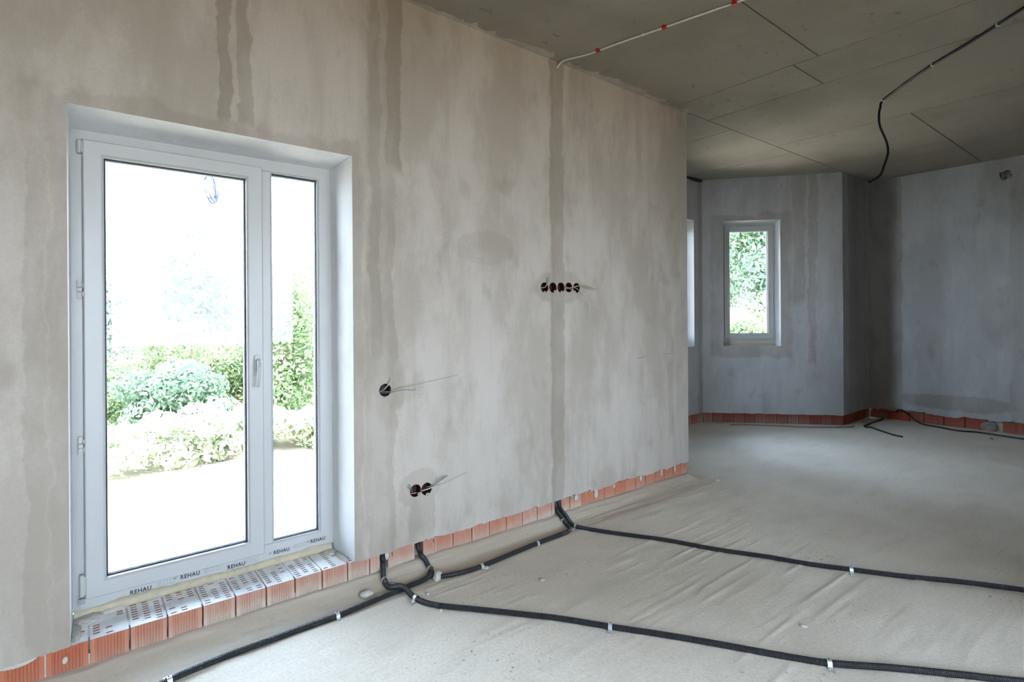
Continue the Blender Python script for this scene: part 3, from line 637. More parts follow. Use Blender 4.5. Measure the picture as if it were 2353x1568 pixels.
# expanding foam under the frame, in bumps
fx = np.arange(-0.01, 1.053, 0.012); v = []; f = []
for i, x in enumerate(fx):
    a = float(fbm(x * 7, 0.3, 5)); b = float(fbm(x * 18, 1.3, 6))
    hgt = 0.016 + 0.034 * (a - 0.3) + 0.018 * b; dep = 0.002 + 0.040 * max(0, a - 0.15) * (0.3 + 1.4 * b)
    v += [(x, FY + 0.06, ZP - 0.002), (x, FY - dep * 0.4, ZP - 0.002), (x, FY - dep, ZP + hgt * 0.35), (x, FY - dep * 0.6, ZP + hgt * 0.8), (x, FY - 0.002, ZP + hgt + 0.004), (x, FY + 0.06, ZP + hgt + 0.004)]
for i in range(len(fx) - 1):
    a, b = i * 6, i * 6 + 6; f += [(a + j, a + (j + 1) % 6, b + (j + 1) % 6, b + j) for j in range(6)]
tag(MB().add(v, f).build('sealing_foam', M_foam, w1, smooth=True), 'yellow sealing foam under the frame')

def small_window(name, label, p, d, n_in, u0, u1, z0, z1, dep, hinge_right=True, sticker=False):
    """local XZ window mapped onto an angled wall; local x runs along d, local y outwards"""
    e = empty(name, (p[0], p[1], 0)); ang = math.atan2(d[1], d[0]); e.rotation_euler = (0, 0, ang)
    out_sign = 1 if Vector((-math.sin(ang), math.cos(ang))).dot(Vector(n_in)) < 0 else -1
    tag(e, label, 'window', kind='structure')
    Lx = (u0, u1)
    if out_sign < 0: e.rotation_euler = (0, 0, ang + math.pi); Lx = (-u1, -u0)
    a, b = Lx; y = dep
    zb = z0 + 0.055
    MB().frame(a, b, zb, z1, 0.058, y, y + 0.07, 0.003).build('frame', M_pvc, e)
    s_ = MB().frame(a + 0.028, b - 0.028, zb + 0.028, z1 - 0.030, 0.066, y - 0.018, y + 0.05, 0.004).build('sash', M_pvc, e)
    glazing(s_, a + 0.093, b - 0.093, zb + 0.093, z1 - 0.095, y + 0.02, double=False)
    MB().frame(a + 0.024, b - 0.024, zb + 0.024, z1 - 0.026, 0.006, y - 0.003, y + 0.002).build('sash_gap_seal', M_ink2, e)
    hx = b - 0.016 if hinge_right else a + 0.016
    for z in (zb + 0.07, z1 - 0.09):
        MB().tube([(hx, y - 0.012, z - 0.035), (hx, y - 0.012, z + 0.035)], 0.008, 8).build('hinge', M_pvc_old, e)
    MB().box(a + 0.002, b - 0.002, y + 0.005, y + 0.06, z0, zb).build('base_rail', M_mortar, e)
    fx = np.arange(a + 0.004, b - 0.004, 0.03); v = []; f = []
    for x in fx:
        k_ = float(fbm(x * 14, 0.6, 7)); v += [(x, y + 0.01, z0), (x, y - 0.012 * k_, z0 + 0.004), (x, y - 0.02 * k_, z0 + 0.018 + 0.01 * k_), (x, y + 0.01, z0 + 0.03)]
    for i in range(len(fx) - 1): q_, r_ = i * 4, i * 4 + 4; f += [(q_ + j, q_ + j + 1, r_ + j + 1, r_ + j) for j in range(3)]
    MB().add(v, f).build('sealing_foam', M_foam, e)
    if sticker: MB().box(a + 0.33, a + 0.42, y + 0.0135, y + 0.0142, 1.90, 1.96).build('sticker', M_paper, e).__setitem__('label', 'small pale paper sticker on the glass')
    return e
small_window('window_2', 'narrow white window looking onto green trees', BA, tuple(bd), tuple(bn), 0.724, 1.369, 0.965, 2.519, 0.152, hinge_right=True, sticker=True)
small_window('window_3', 'white window mostly hidden behind the end of the long wall', BB, (-1, 0), (0, -1), 0.204, 0.904, 0.965, 2.524, 0.202)
small_window('window_4', 'white window in the hidden slanted bay wall', BC, tuple(ld), tuple(ln), 0.266, 0.914, 0.965, 2.524, 0.152)
for i, (a, b) in enumerate([(5.338, 7.882), (8.218, 9.782)]):
    small_window('window_%d' % (5 + i), ['wide white window behind the viewer', 'narrower white window behind the viewer'][i], (8.16, -3.0), (-1, 0), (0, 1), a, b, 0.55, 2.602, 0.227)

# ------------------------------------------------------------------ socket boxes in the wall
def socket_box(i, x, z, label, group, wires):
    e = empty('socket_box', (x, YM, z)); tag(e, label, 'socket box', group)
    mb = MB(); n = 20; r0, r1 = 0.0335, 0.0315
    prof_ = [(0.0335, 0.002), (0.0325, 0.001), (0.0315, 0.003), (0.0305, 0.045)]
    v = []; f = []
    for r_, y in prof_: v += [(r_ * math.cos(2 * math.pi * k / n), y, r_ * math.sin(2 * math.pi * k / n)) for k in range(n)]
    for j in range(len(prof_) - 1): f += [(j * n + k, j * n + (k + 1) % n, (j + 1) * n + (k + 1) % n, (j + 1) * n + k) for k in range(n)]
    f.append(tuple((len(prof_) - 1) * n + k for k in range(n)))
    mb.add(v, f).build('cup', M_socket, e, smooth=False)
    for sx in (-1, 1):      # screw lugs inside the cup
        MB().box(sx * 0.029 - 0.003, sx * 0.029 + 0.003, 0.004, 0.03, -0.004, 0.004).build('screw_lug', M_socket, e)
    if random.random() < 0.9:   # plaster that ran over the rim
        a = random.uniform(-2.6, -0.3); link('plaster_run', lump('plaster_run', 0.011, 0.006, 0.009, i + 30, 2), M_main, e, (0.032 * math.cos(a), 0.002, 0.032 * math.sin(a)))
    for mat, pts, r_ in wires:
        MB().tube(catmull(pts, 0.008), r_, 6).build('wire', mat, e, smooth=True)
Wd = [
 [(M_wire_w, [(-0.02, 0.03, -0.012), (-0.008, 0.005, 0.002), (0.006, -0.012, 0.022), (0.022, -0.02, 0.05)], 0.0028), (M_wire_g, [(-0.01, 0.03, -0.01), (0.006, 0.0, 0.012), (0.020, -0.015, 0.048), (0.016, -0.018, 0.066)], 0.0015),
  (M_wire_b, [(-0.02, 0.03, -0.015), (0.0, 0.0, -0.016), (0.04, -0.03, -0.008), (0.09, -0.05, 0.0), (0.125, -0.06, -0.006), (0.145, -0.06, -0.002)], 0.0018),
  (M_wire_y, [(-0.01, 0.03, -0.012), (0.03, -0.015, -0.006), (0.08, -0.04, 0.010), (0.12, -0.05, 0.014), (0.14, -0.05, 0.020)], 0.0017), (M_wire_g, [(0.135, -0.05, 0.017), (0.22, -0.045, 0.028), (0.34, -0.03, 0.040), (0.44, -0.012, 0.048)], 0.0009),
  (M_gasket, [(-0.022, 0.02, -0.024), (-0.004, 0.0, -0.030), (0.010, 0.01, -0.026)], 0.006)],
 [(M_wire_g, [(0.0, 0.035, -0.01), (-0.022, 0.0, 0.004), (-0.036, -0.018, 0.028), (-0.052, -0.022, 0.05)], 0.0018), (M_wire_b, [(0.0, 0.035, -0.012), (-0.026, -0.002, 0.0), (-0.044, -0.014, 0.024), (-0.055, -0.016, 0.036)], 0.0016),
  (M_wire_w, [(-0.02, 0.03, -0.02), (-0.008, 0.0, -0.012), (0.012, 0.015, -0.016)], 0.003)],
 [(M_wire_w, [(-0.03, 0.0, -0.004), (0.0, -0.006, 0.0), (0.03, -0.012, 0.006)], 0.0034), (M_wire_y, [(0.01, 0.03, 0.0), (0.03, -0.01, 0.018), (0.055, -0.03, 0.045), (0.072, -0.035, 0.062)], 0.0017),
  (M_wire_b, [(0.01, 0.03, 0.0), (0.035, -0.01, 0.014), (0.075, -0.03, 0.04), (0.115, -0.035, 0.060)], 0.0019), (M_wire_g, [(0.01, 0.03, 0.0), (0.035, -0.012, 0.012), (0.075, -0.032, 0.044), (0.108, -0.038, 0.066)], 0.0015),
  (M_wire_g, [(0.03, -0.01, 0.008), (0.11, -0.03, 0.022), (0.2, -0.03, 0.042), (0.26, -0.012, 0.046)], 0.0009)],
 [(M_wire_g, [(-0.02, 0.03, -0.006), (0.008, 0.0, 0.004), (0.016, -0.012, 0.03), (0.024, -0.016, 0.068)], 0.0022), (M_wire_w, [(-0.025, 0.02, -0.002), (0.0, 0.0, 0.002), (0.012, -0.006, 0.02), (0.012, -0.014, 0.066)], 0.0022)],
 [], [],
 [(M_wire_w, [(-0.03, 0.02, 0.006), (0.0, -0.004, -0.006), (0.05, -0.03, -0.045), (0.13, -0.05, -0.10), (0.22, -0.06, -0.145), (0.30, -0.06, -0.162)], 0.0020),
  (M_wire_y, [(-0.03, 0.01, -0.010), (0.02, -0.008, 0.0), (0.09, -0.03, 0.016), (0.15, -0.045, 0.010), (0.19, -0.05, -0.003), (0.215, -0.05, -0.018)], 0.0024)],
 [(M_wire_w, [(-0.02, 0.03, 0.01), (0.0, 0.0, -0.004), (0.035, -0.03, -0.042), (0.062, -0.045, -0.085), (0.070, -0.045, -0.145), (0.062, -0.04, -0.195), (0.052, -0.035, -0.218)], 0.0019),
  (M_wire_g, [(-0.03, 0.01, 0.004), (0.02, -0.02, 0.012), (0.08, -0.045, 0.004), (0.115, -0.05, -0.006), (0.16, -0.05, -0.005)], 0.0017)]]
Ls = ['single maroon socket box at waist height right of the balcony door', 'left one of the two low maroon socket boxes', 'right one of the two low maroon socket boxes, with blue and yellow wires',
      'leftmost maroon box of the row of five, wires bent upward', 'second maroon box from the left in the row of five, empty', 'middle maroon box of the row of five, partly plastered over',
      'fourth maroon box from the left in the row of five', 'rightmost maroon box of the row of five, wire hanging down']
Gs = ['single socket'] + ['pair of low socket boxes'] * 2 + ['row of five socket boxes'] * 5
for i, (x, z) in enumerate(SOCK): socket_box(i, x, z, Ls[i], Gs[i], Wd[i])
t = MB().tube(catmull([(3.30, YM + 0.01, 1.021), (3.33, YM - 0.006, 1.022), (3.37, YM - 0.004, 1.026), (3.41, YM - 0.002, 1.027)], 0.01), 0.003, 6).build('wire_stub', M_wire_y, smooth=True)
tag(t, 'short yellowish wire stub sticking out of the long wall near its end', 'wire')
t = MB().tube(catmull([(3.60, YM + 0.004, 1.035), (3.66, YM - 0.001, 1.037), (3.78, YM - 0.001, 1.043)], 0.02), 0.0014, 5).build('wire_stub', M_wire_g, smooth=True)
tag(t, 'thin dark wire end by the corner of the long wall', 'wire')

# ------------------------------------------------------------------ corrugated conduits on the floor
CR = 0.0118
def fz(x, y): return float(floor_z(np.array([x]), np.array([y]))[0])
def conduit(label, pts, mat=None, dust_to=0.0):
    P = catmull(pts, 0.0016); rad = [CR * (1.0 + (0.10 if (i // 2) % 2 else -0.06)) for i in range(len(P))]
    o = MB().tube(P, rad, 10).build('conduit', mat or M_conduit, smooth=False); tag(o, label, 'conduit', 'black corrugated conduits'); return o
def gz(x, y, extra=0.0): return (x, y, fz(x, y) + CR * 0.92 + extra)
A_ = [(1.446, 2.625, 0.150), (1.447, 2.622, 0.10), (1.450, 2.60, 0.060), (1.452, 2.55, 0.042)]
conduit('black conduit rising into the middle chase and running left past the balcony door', A_ + [gz(1.447, 2.49), gz(1.425, 2.445), gz(1.36, 2.425), gz(1.284, 2.418), gz(1.185, 2.405), gz(1.044, 2.39), gz(0.904, 2.378), gz(0.726, 2.378), gz(0.586, 2.374), gz(0.473, 2.372), gz(0.358, 2.36), gz(0.272, 2.348), gz(0.13, 2.31), gz(-0.05, 2.25)])
B_ = [(1.244, 2.63, 0.150), (1.241, 2.625, 0.09), (1.236, 2.612, 0.065), (1.226, 2.585, 0.050), gz(1.208, 2.545), gz(1.196, 2.495), gz(1.200, 2.455, 0.004)]
conduit('black conduit from the chase nearest the door, crossing another one toward the lower right', B_ + [gz(1.222, 2.415, 0.022), gz(1.236, 2.37, 0.02), gz(1.243, 2.31, 0.004), gz(1.257, 2.24), gz(1.301, 2.158), gz(1.407, 2.031), gz(1.522, 1.889), gz(1.657, 1.722), gz(1.773, 1.548), gz(1.896, 1.372), gz(2.005, 1.2), gz(2.124, 1.01), gz(2.229, 0.854), gz(2.378, 0.691), gz(2.518, 0.527), gz(2.657, 0.367), gz(2.85, 0.16)])
conduit('black conduit hugging the wall foot between two chases', [(2.478, 2.63, 0.150), (2.476, 2.622, 0.10), (2.470, 2.60, 0.062), gz(2.458, 2.55, 0.006), gz(2.445, 2.49), gz(2.42, 2.435), gz(2.375, 2.405), gz(2.31, 2.396), gz(2.109, 2.389), gz(1.915, 2.374), gz(1.677, 2.357), gz(1.575, 2.362), gz(1.50, 2.378), gz(1.45, 2.402), gz(1.432, 2.418)])
conduit('black conduit from the far chase running straight across the floor to the right', [(2.503, 2.63, 0.150), (2.504, 2.622, 0.10), (2.503, 2.60, 0.064), gz(2.498, 2.55, 0.006), gz(2.482, 2.49), gz(2.468, 2.43), gz(2.505, 2.32), gz(2.59, 2.154), gz(2.717, 1.93), gz(2.823, 1.685), gz(2.95, 1.447), gz(3.044, 1.259), gz(3.141, 1.094), gz(3.267, 0.891), gz(3.4, 0.71), gz(3.485, 0.577), gz(3.541, 0.487), gz(3.66, 0.3), gz(3.8, 0.1)])
def clip(x, y, ang, label, flip=1, lift=0.0, tilt=0.0):
    """perforated strap bent over the conduit with one screwed tab"""
    z0 = fz(x, y) + lift
    e = empty('cable_clip', (x, y, z0)); e.rotation_euler = (tilt, 0, ang); tag(e, label, 'cable clip', 'metal conduit clips')
    Ra = CR + 0.0028; path = [(0.046 * flip, 0.0012), (0.036 * flip, 0.001), (0.024 * flip, 0.0015), (Ra * flip * 1.05, 0.004)]
    path += [(Ra * flip * math.cos(a), CR + Ra * math.sin(a)) for a in np.linspace(0.05, math.pi, 9)] + [(-Ra * flip * 1.02, 0.002)]
    w_ = 0.0085; th = 0.0011; v = []; f = []
    for j, (p_, z) in enumerate(path):
        t = th if j < 4 else 0; sx = math.copysign(th, p_) if j >= 3 else 0
        v += [(-w_, p_, z), (w_, p_, z), (w_, p_ + sx, z + t), (-w_, p_ + sx, z + t)]
    for j in range(len(path) - 1):
        a, b = j * 4, j * 4 + 4; f += [(a + i, a + (i + 1) % 4, b + (i + 1) % 4, b + i) for i in range(4)]
    f += [(0, 1, 2, 3), tuple(len(v) - 1 - i for i in range(4))]
    MB().add(v, f).build('strap', M_steel, e)
    MB().tube([(0, 0.035 * flip, 0.002), (0, 0.035 * flip, 0.0048)], 0.0042, 8).build('screw', M_ink2, e)
    MB().tube([(0, 0, CR + Ra - 0.0005), (0, 0, CR + Ra + 0.0012)], 0.0030, 8).build('strap_hole', M_gasket, e)
def along(a, b): return math.atan2(b[1] - a[1], b[0] - a[0])
for x, y, ang, lab, fl, li in [
    (0.904, 2.378, 0.04, 'shiny clip on the conduit in front of the balcony door', -1, 0), (0.262, 2.345, 0.14, 'shiny clip on the conduit at the bottom left edge', 1, 0),
    (1.248, 2.282, -1.35, 'shiny clip just right of the conduit crossing', -1, 0.002), (1.680, 2.357, 0.04, 'mortar stained clip halfway along the wall foot conduit', 1, 0),
    (2.105, 2.388, 0.03, 'clip near the far end of the wall foot conduit', 1, 0), (1.776, 1.545, -0.97, 'clip on the front conduit at the middle of the floor', -1, 0),
    (2.229, 0.854, -0.92, 'clip on the front conduit nearest the viewer', -1, 0), (3.141, 1.094, -1.03, 'clip on the rear conduit crossing the floor', -1, 0),
    (1.452, 2.50, 1.5, 'dusty clip at the foot of the middle chase', 1, 0), (1.203, 2.52, 1.35, 'dusty clip at the foot of the chase nearest the door', -1, 0),
    (2.452, 2.52, 1.3, 'dusty clip low in the far chase', -1, 0), (2.470, 2.425, 1.5, 'dusty clip where the two far conduits part', 1, 0)]:
    clip(x, y, ang, lab, fl, li)

def rock(x, y, sx, sy, sz, seed, label, mat=None, group='mortar lumps on the floor'):
    o = link('mortar_lump', lump('mortar_lump', sx, sy, sz, seed, 2), mat or M_mortar_lite); o.location = (x, y, fz(x, y) + sz * 0.45); o.rotation_euler = (0, 0, seed)
    tag(o, label, 'mortar lump', group)
rock(1.085, 2.478, 0.030, 0.024, 0.016, 3, 'whitish mortar lump beside the conduit below the door corner')
rock(1.446, 2.414, 0.036, 0.022, 0.026, 4, 'flat white mortar flake at the foot of the middle chase')
rock(2.115, 1.055, 0.020, 0.014, 0.010, 5, 'small mortar lump touching the front conduit')
rock(1.70, 2.34, 0.014, 0.012, 0.008, 6, 'white mortar blob next to the stained wall foot clip')
rock(1.32, 2.30, 0.010, 0.008, 0.006, 7, 'tiny mortar crumb right of the conduit crossing')
rock(1.29, 2.13, 0.010, 0.009, 0.006, 9, 'tiny pale crumb left of the front conduit bend')
rock(1.84, 2.05, 0.016, 0.013, 0.006, 10, 'flat pale crumb in the middle of the floor between the conduits')
rock(2.43, 1.03, 0.014, 0.012, 0.006, 11, 'lone crumb right of the front conduit')
rock(4.05, 2.38, 0.03, 0.02, 0.008, 12, 'crumbled plaster bits at the end of the long wall')
rock(7.65, 1.30, 0.035, 0.014, 0.010, 13, 'dark pebble on the floor near the right hand wall', M_wire_g)
gr = []
for i in range(520):      # loose grit, uncountable
    x = random.uniform(0.3, 7.5); y = random.uniform(0.4, 2.55) if random.random() < 0.75 else random.uniform(2.44, 2.57)
    if x > 3.9 and y > 2.5: continue
    r_ = random.uniform(0.0016, 0.0042); z = fz(x, y); gr.append((x, y, z, r_))
mb = MB()
for x, y, z, r_ in gr:
    a = random.random() * 6; c, s = math.cos(a) * r_, math.sin(a) * r_
    mb.add([(x + c, y + s, z - 0.001), (x - s, y + c, z - 0.001), (x - c, y - s, z - 0.001), (x + s, y - c, z - 0.001), (x + r_ * 0.2, y, z + r_ * random.uniform(0.6, 1.1))], [(0, 1, 4), (1, 2, 4), (2, 3, 4), (3, 0, 4)])
tag(mb.build('floor_grit', M_mortar), 'fine grey grit scattered over the screed floor', 'grit', kind='stuff')

# thin loose cables near the far walls
def cable(name, label, pts, r, mat, step=0.03):
    o = MB().tube(catmull(pts, step), r, 8).build(name, mat, smooth=True); tag(o, label, 'cable'); return o
cable('loose_cable', 'thin black cable hooked on the floor in front of the dark corner', [(8.05, 2.42, 0.012), (7.75, 2.42, 0.012), (7.45, 2.42, 0.010), (7.33, 2.40, 0.014), (7.30, 2.37, 0.014), (7.33, 2.33, 0.012), (7.22, 2.21, 0.010), (7.07, 2.04, 0.010), (7.02, 1.93, 0.010)], 0.0085, M_black)
cable('loose_cable', 'long thin black cable arching out of the right wall foot and across the floor', [(8.19, 2.32, 0.07), (8.15, 2.29, 0.125), (8.08, 2.22, 0.14), (8.03, 2.14, 0.10), (8.00, 2.02, 0.02), (7.95, 1.83, 0.010), (7.86, 1.63, 0.010), (7.92, 1.43, 0.010), (7.85, 1.08, 0.010), (7.80, 0.7, 0.010)], 0.0085, M_black)
cable('loose_cable', 'thin grey cable lying along the foot of the slanted bay wall', [(6.25, 3.50, 0.008), (6.50, 3.24, 0.008), (6.78, 2.86, 0.008), (6.98, 2.66, 0.008), (7.2, 2.50, 0.008), (7.28, 2.50, 0.008)], 0.006, M_wire_g)

# ------------------------------------------------------------------ cables on the ceiling
zc_ = ZC - 0.007
cable('ceiling_cable', 'thin white cable clipped across the ceiling from the top of the wall', [(2.495, 2.605, ZC - 0.045), (2.498, 2.585, ZC - 0.028), (2.507, 2.555, zc_ - 0.003), (2.535, 2.48, zc_ - 0.002), (2.569, 2.415, zc_), (2.591, 2.321, zc_), (2.603, 2.22, zc_ - 0.004), (2.622, 2.12, zc_ - 0.006), (2.656, 2.023, zc_), (2.687, 1.894, zc_), (2.722, 1.70, zc_ - 0.006), (2.778, 1.508, zc_), (2.83, 1.3, zc_)], 0.0055, M_white_cable)
for i, (x, y, a, lab) in enumerate([(2.591, 2.321, -1.35, 'red cable clip nearest the wall on the white ceiling cable'), (2.687, 1.894, -1.37, 'middle red cable clip on the white ceiling cable'), (2.776, 1.512, -1.35, 'red cable clip at the top edge on the white ceiling cable')]):
    e = empty('ceiling_clip', (x, y, ZC)); e.rotation_euler = (0, 0, a); tag(e, lab, 'cable clip', 'red ceiling clips')
    MB().box(-0.014, 0.014, -0.009, 0.009, -0.016, -0.0035).build('clip_body', M_red, e)
    MB().box(-0.008, 0.008, -0.018, 0.018, -0.0045, -0.0005).build('clip_base', M_red, e)
t = MB().box(-0.004, 0.004, -0.008, 0.008, -0.014, -0.0).build('cable_tie', M_white_cable); t.location = (2.656, 2.023, ZC); t.rotation_euler = (0, 0, -1.3); tag(t, 'tiny white tie between two red clips on the ceiling', 'cable tie')
bz = lambda x: cz(x) - 0.009
cable('ceiling_cable', 'thick black cable running over the ceiling with its end hanging down', [(3.9, 0.33, bz(3.9)), (4.08, 0.545, bz(4.08)), (4.195, 0.672, bz(4.18)), (4.35, 0.85, bz(4.35) - 0.004), (4.53, 1.06, bz(4.5)), (4.74, 1.275, bz(4.7) - 0.004), (4.985, 1.487, bz(4.98)), (4.975, 1.50, 2.985), (4.958, 1.505, 2.93), (4.96, 1.50, 2.83), (4.995, 1.468, 2.71), (5.005, 1.46, 2.62), (4.978, 1.482, 2.51), (4.955, 1.50, 2.44), (4.886, 1.556, 2.386)], 0.0085, M_black)
for i, (x, y, lab) in enumerate([(4.195, 0.672, 'tiny white tie on the black ceiling cable near the top right edge'), (4.53, 1.06, 'tiny white tie in the middle of the black ceiling cable'), (4.98, 1.484, 'tiny white tie where the black ceiling cable starts to hang')]):
    t = MB().box(-0.004, 0.004, -0.011, 0.011, -0.020, 0.0).build('cable_tie', M_white_cable); t.location = (x, y, cz(x)); t.rotation_euler = (0, 0, 0.85); tag(t, lab, 'cable tie', 'white cable ties')

# ------------------------------------------------------------------ outside: ground, hedge, trees
gx = np.linspace(-14, 40, 110); gy = np.linspace(2.9, 40, 90); GX, GY = np.meshgrid(gx, gy)
def ground_z(x, y):
    x = np.asarray(x, float); y = np.asarray(y, float)
    bank = 1.9 * np.clip((x - 8.5) / 5.0, 0, 1) ** 1.3
    return -0.42 + 0.10 * (fbm(x * 0.9, y * 0.9, 201) - 0.45) + 0.05 * np.clip(y - 6, 0, 30) * 0.6 + bank
GZ = ground_z(GX, GY)
idx = np.arange(GX.size).reshape(GX.shape)
me = bpy.data.meshes.new('ground'); me.from_pydata(np.stack([GX, GY, GZ], -1).reshape(-1, 3).tolist(), [], np.stack([idx[:-1, :-1], idx[:-1, 1:], idx[1:, 1:], idx[1:, :-1]], -1).reshape(-1, 4).tolist()); me.update()
g = link('ground', me, M_soil, smooth=True); tag(g, 'pale sunlit soil outside the balcony door', 'ground', kind='structure')
g2 = MB().box(-40, 60, -40, 2.9, -0.55, -0.45).build('ground_back', M_soil_warm); tag(g2, 'pale soil on the other sides of the house', 'ground', kind='structure')
g3 = MB().box(-60, 90, 40, 140, 0.3, 0.6).build('ground_far', M_soil); tag(g3, 'pale soil far beyond the trees', 'ground', kind='structure')
def foliage_mesh(name, n, rx, ry, rz, leaf, seed, blobs=9):
    r = np.random.default_rng(seed); bl_ = []
    for b in range(blobs):
        a = r.uniform(0, 2 * math.pi); q = r.uniform(0.15, 0.72); bl_.append((q * rx * math.cos(a), q * ry * math.sin(a), rz * r.uniform(0.35, 1.5), r.uniform(0.32, 0.55)))
    which = r.integers(0, blobs, n); B = np.array(bl_)[which]
    d = r.normal(size=(n, 3)); d /= np.linalg.norm(d, axis=1)[:, None]; rad = r.uniform(0.45, 1.0, n) ** 0.5
    P = B[:, :3] + d * (rad * B[:, 3])[:, None] * np.array([rx, ry, rz * 1.1])
    P[:, 2] = np.abs(P[:, 2])
    nrm = d + r.normal(size=(n, 3)) * 0.55; nrm /= np.linalg.norm(nrm, axis=1)[:, None]
    t = np.cross(nrm, r.normal(size=(n, 3))); t /= np.linalg.norm(t, axis=1)[:, None]; b = np.cross(nrm, t)
    L = leaf * r.uniform(0.6, 1.4, n)[:, None]; w_ = L * 0.42
    V = np.stack([P - t * L, P + b * w_ + nrm * L * 0.15, P + t * L, P - b * w_ + nrm * L * 0.15], 1).reshape(-1, 3)
    F = np.arange(4 * n).reshape(n, 4)
    me = bpy.data.meshes.new(name); me.from_pydata(V.tolist(), [], F.tolist()); me.update(); return me
Lf = [leaf_mat('leaf_green', (0.10, 0.165, 0.075), (0.30, 0.37, 0.20)), leaf_mat('leaf_bluish', (0.09, 0.15, 0.10), (0.24, 0.32, 0.22)), leaf_mat('leaf_pale', (0.30, 0.35, 0.22), (0.52, 0.55, 0.40))]
M_bark = plain('bark', (0.16, 0.11, 0.07), 0.9, 0.3, 20)
Lf.append(leaf_mat('leaf_hazy', (0.10, 0.135, 0.12), (0.20, 0.245, 0.225)))  # greyed leaf colour stands in for distance haze
shrub_meshes = {}
def shrub(name, kind, label, cat, x, y, rx, hgt, leaf, n, mi, group, trunk=True):
    ratio = round(hgt / rx, 1); key = (kind, mi, ratio)
    if key not in shrub_meshes:
        me = foliage_mesh('foliage', n, 1.0, 1.0, 0.5 * ratio, leaf / rx, 300 + len(shrub_meshes), 9 + int(3 * ratio)); me.materials.append(Lf[mi]); shrub_meshes[key] = me
    z = float(ground_z(x, y)); e = empty(name, (x, y, z - 0.03)); tag(e, label, cat, group)
    o = bpy.data.objects.new('foliage', shrub_meshes[key]); C.objects.link(o); o.parent = e; o.scale = (rx, rx, rx); o.rotation_euler = (0, 0, random.uniform(0, 6.28))
    o['kind'] = 'stuff'
    for j in range(3 if trunk else 0):
        a = random.uniform(0, 6.28); q_ = rx * 0.35
        MB().tube([(0, 0, -0.1), (q_ * 0.3 * math.cos(a), q_ * 0.3 * math.sin(a), hgt * 0.3), (q_ * math.cos(a), q_ * math.sin(a), hgt * 0.7)], [0.03 + 0.012 * hgt, 0.022 + 0.008 * hgt, 0.01], 6).build('stem', M_bark, e)
H1, H2 = 'hedge bushes outside the balcony door', 'trees outside the bay window'
for x, y, rx, h_, mi, lab in [
    (0.0, 9.6, 1.15, 1.75, 0, 'leafy bush at the left edge of the balcony door view'), (1.55, 10.3, 1.25, 1.9, 0, 'leafy bush left of centre in the balcony door view'),
    (2.75, 10.2, 1.1, 2.1, 0, 'leafy bush beside the door handle in the door view'), (1.15, 8.9, 0.8, 1.15, 1, 'darker bush low at the left in the door view')]:
    shrub('bush', 'bush', lab, 'bush', x, y, rx, h_, 0.042, 10000, mi, H1)
for x, y, rx, h_, mi, lab in [(2.45, 8.5, 0.72, 2.7, 0, 'tall bush in the narrow fixed pane of the door'), (3.35, 9.8, 0.95, 3.2, 0, 'taller bush at the right edge of the narrow door pane')]:
    shrub('bush', 'tallbush', lab, 'bush', x, y, rx, h_, 0.04, 10000, mi, H1)
for x, y, rx, h_, lab in [(0.25, 7.7, 0.7, 0.50, 'pale weeds low at the left of the door view'), (1.2, 7.6, 0.7, 0.75, 'pale weeds in the middle of the door view'), (2.05, 7.7, 0.65, 0.6, 'pale weeds low beside the door handle'), (2.65, 7.3, 0.55, 0.6, 'pale weeds at the foot of the tall bush')]:
    shrub('weed_clump', 'weed', lab, 'weeds', x, y, rx, h_, 0.05, 2600, 2, 'pale weeds outside the balcony door', trunk=False)
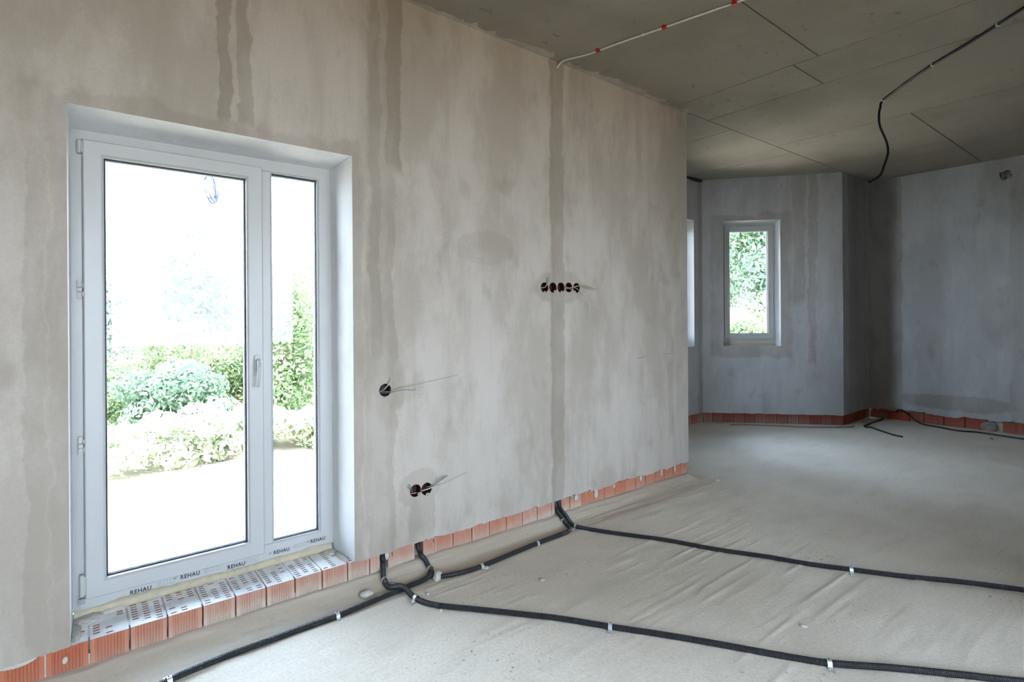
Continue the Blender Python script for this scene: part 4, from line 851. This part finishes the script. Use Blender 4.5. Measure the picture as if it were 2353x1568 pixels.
for x, y, rx, h_, lab in [(0.2, 16.5, 1.9, 3.0, 'hazy tree at the left of the door view'), (2.6, 17.5, 1.2, 4.2, 'slim hazy tree rising behind the hedge'), (4.6, 17.0, 2.0, 3.3, 'hazy tree behind the tall bushes'), (6.6, 16.0, 1.7, 3.9, 'hazy tree at the right of the narrow door pane')]:
    shrub('tree', 'far', lab, 'tree', x, y, rx, h_, 0.09, 5000, 3, 'hazy trees beyond the hedge')
for x, y, rx, h_, mi, lab in [
    (14.3, 7.3, 2.0, 4.2, 0, 'dense tree filling the middle of the bay window view'), (17.2, 7.6, 2.2, 5.0, 1, 'tall tree at the right of the bay window view'), (14.6, 9.6, 1.8, 4.4, 1, 'tall tree at the left of the bay window view'), (19.5, 10.5, 2.6, 6.0, 0, 'tree standing behind in the bay window view'), (13.6, 6.1, 1.5, 3.6, 1, 'darker tree close to the right edge of the bay window view')]:
    shrub('tree', 'bay', lab, 'tree', x, y, rx, h_, 0.07, 14000, mi, H2)
for x, y, rx, h_, mi, lab in [(12.1, 6.35, 1.1, 1.05, 2, 'pale sunny weeds below the trees in the bay window view'), (10.6, 5.85, 0.75, 1.25, 0, 'low green bush at the lower left of the bay window'), (10.3, 5.10, 0.7, 1.2, 0, 'low green bush at the lower right of the bay window')]:
    shrub('bush', 'low%d' % mi, lab, 'bush', x, y, rx, h_, 0.045, 3200, mi, 'low growth outside the bay window', trunk=False)
# coil of cable hanging outside the door, with a loose end
e = empty('cable_coil', (0.625, 3.6, 2.115)); tag(e, 'small coil of cable hanging outside behind the door glass', 'cable coil')
for j, (a, sx, hz_) in enumerate([(0.20, 0.034, 0.088), (0.32, 0.022, 0.080), (0.10, 0.028, 0.070)]):
    pts = [(sx * math.sin(t_) - a * hz_ * math.cos(t_), 0.02 * math.cos(t_ * 2 + j), hz_ * math.cos(t_)) for t_ in np.linspace(0, 2 * math.pi, 26)]
    MB().tube(pts, 0.0055, 6).build('coil_turn', M_wire_b, e, smooth=True)
MB().tube([(0.0, 0, 0.07), (0.004, 0, 0.4), (0.004, 0, 0.94)], 0.004, 6).build('hanging_cord', M_wire_b, e)
MB().tube(catmull([(0.03, 0, -0.08), (-0.03, 0.01, -0.125), (-0.155, 0.01, -0.175)], 0.02), 0.003, 6).build('loose_end', M_wire_b, e)
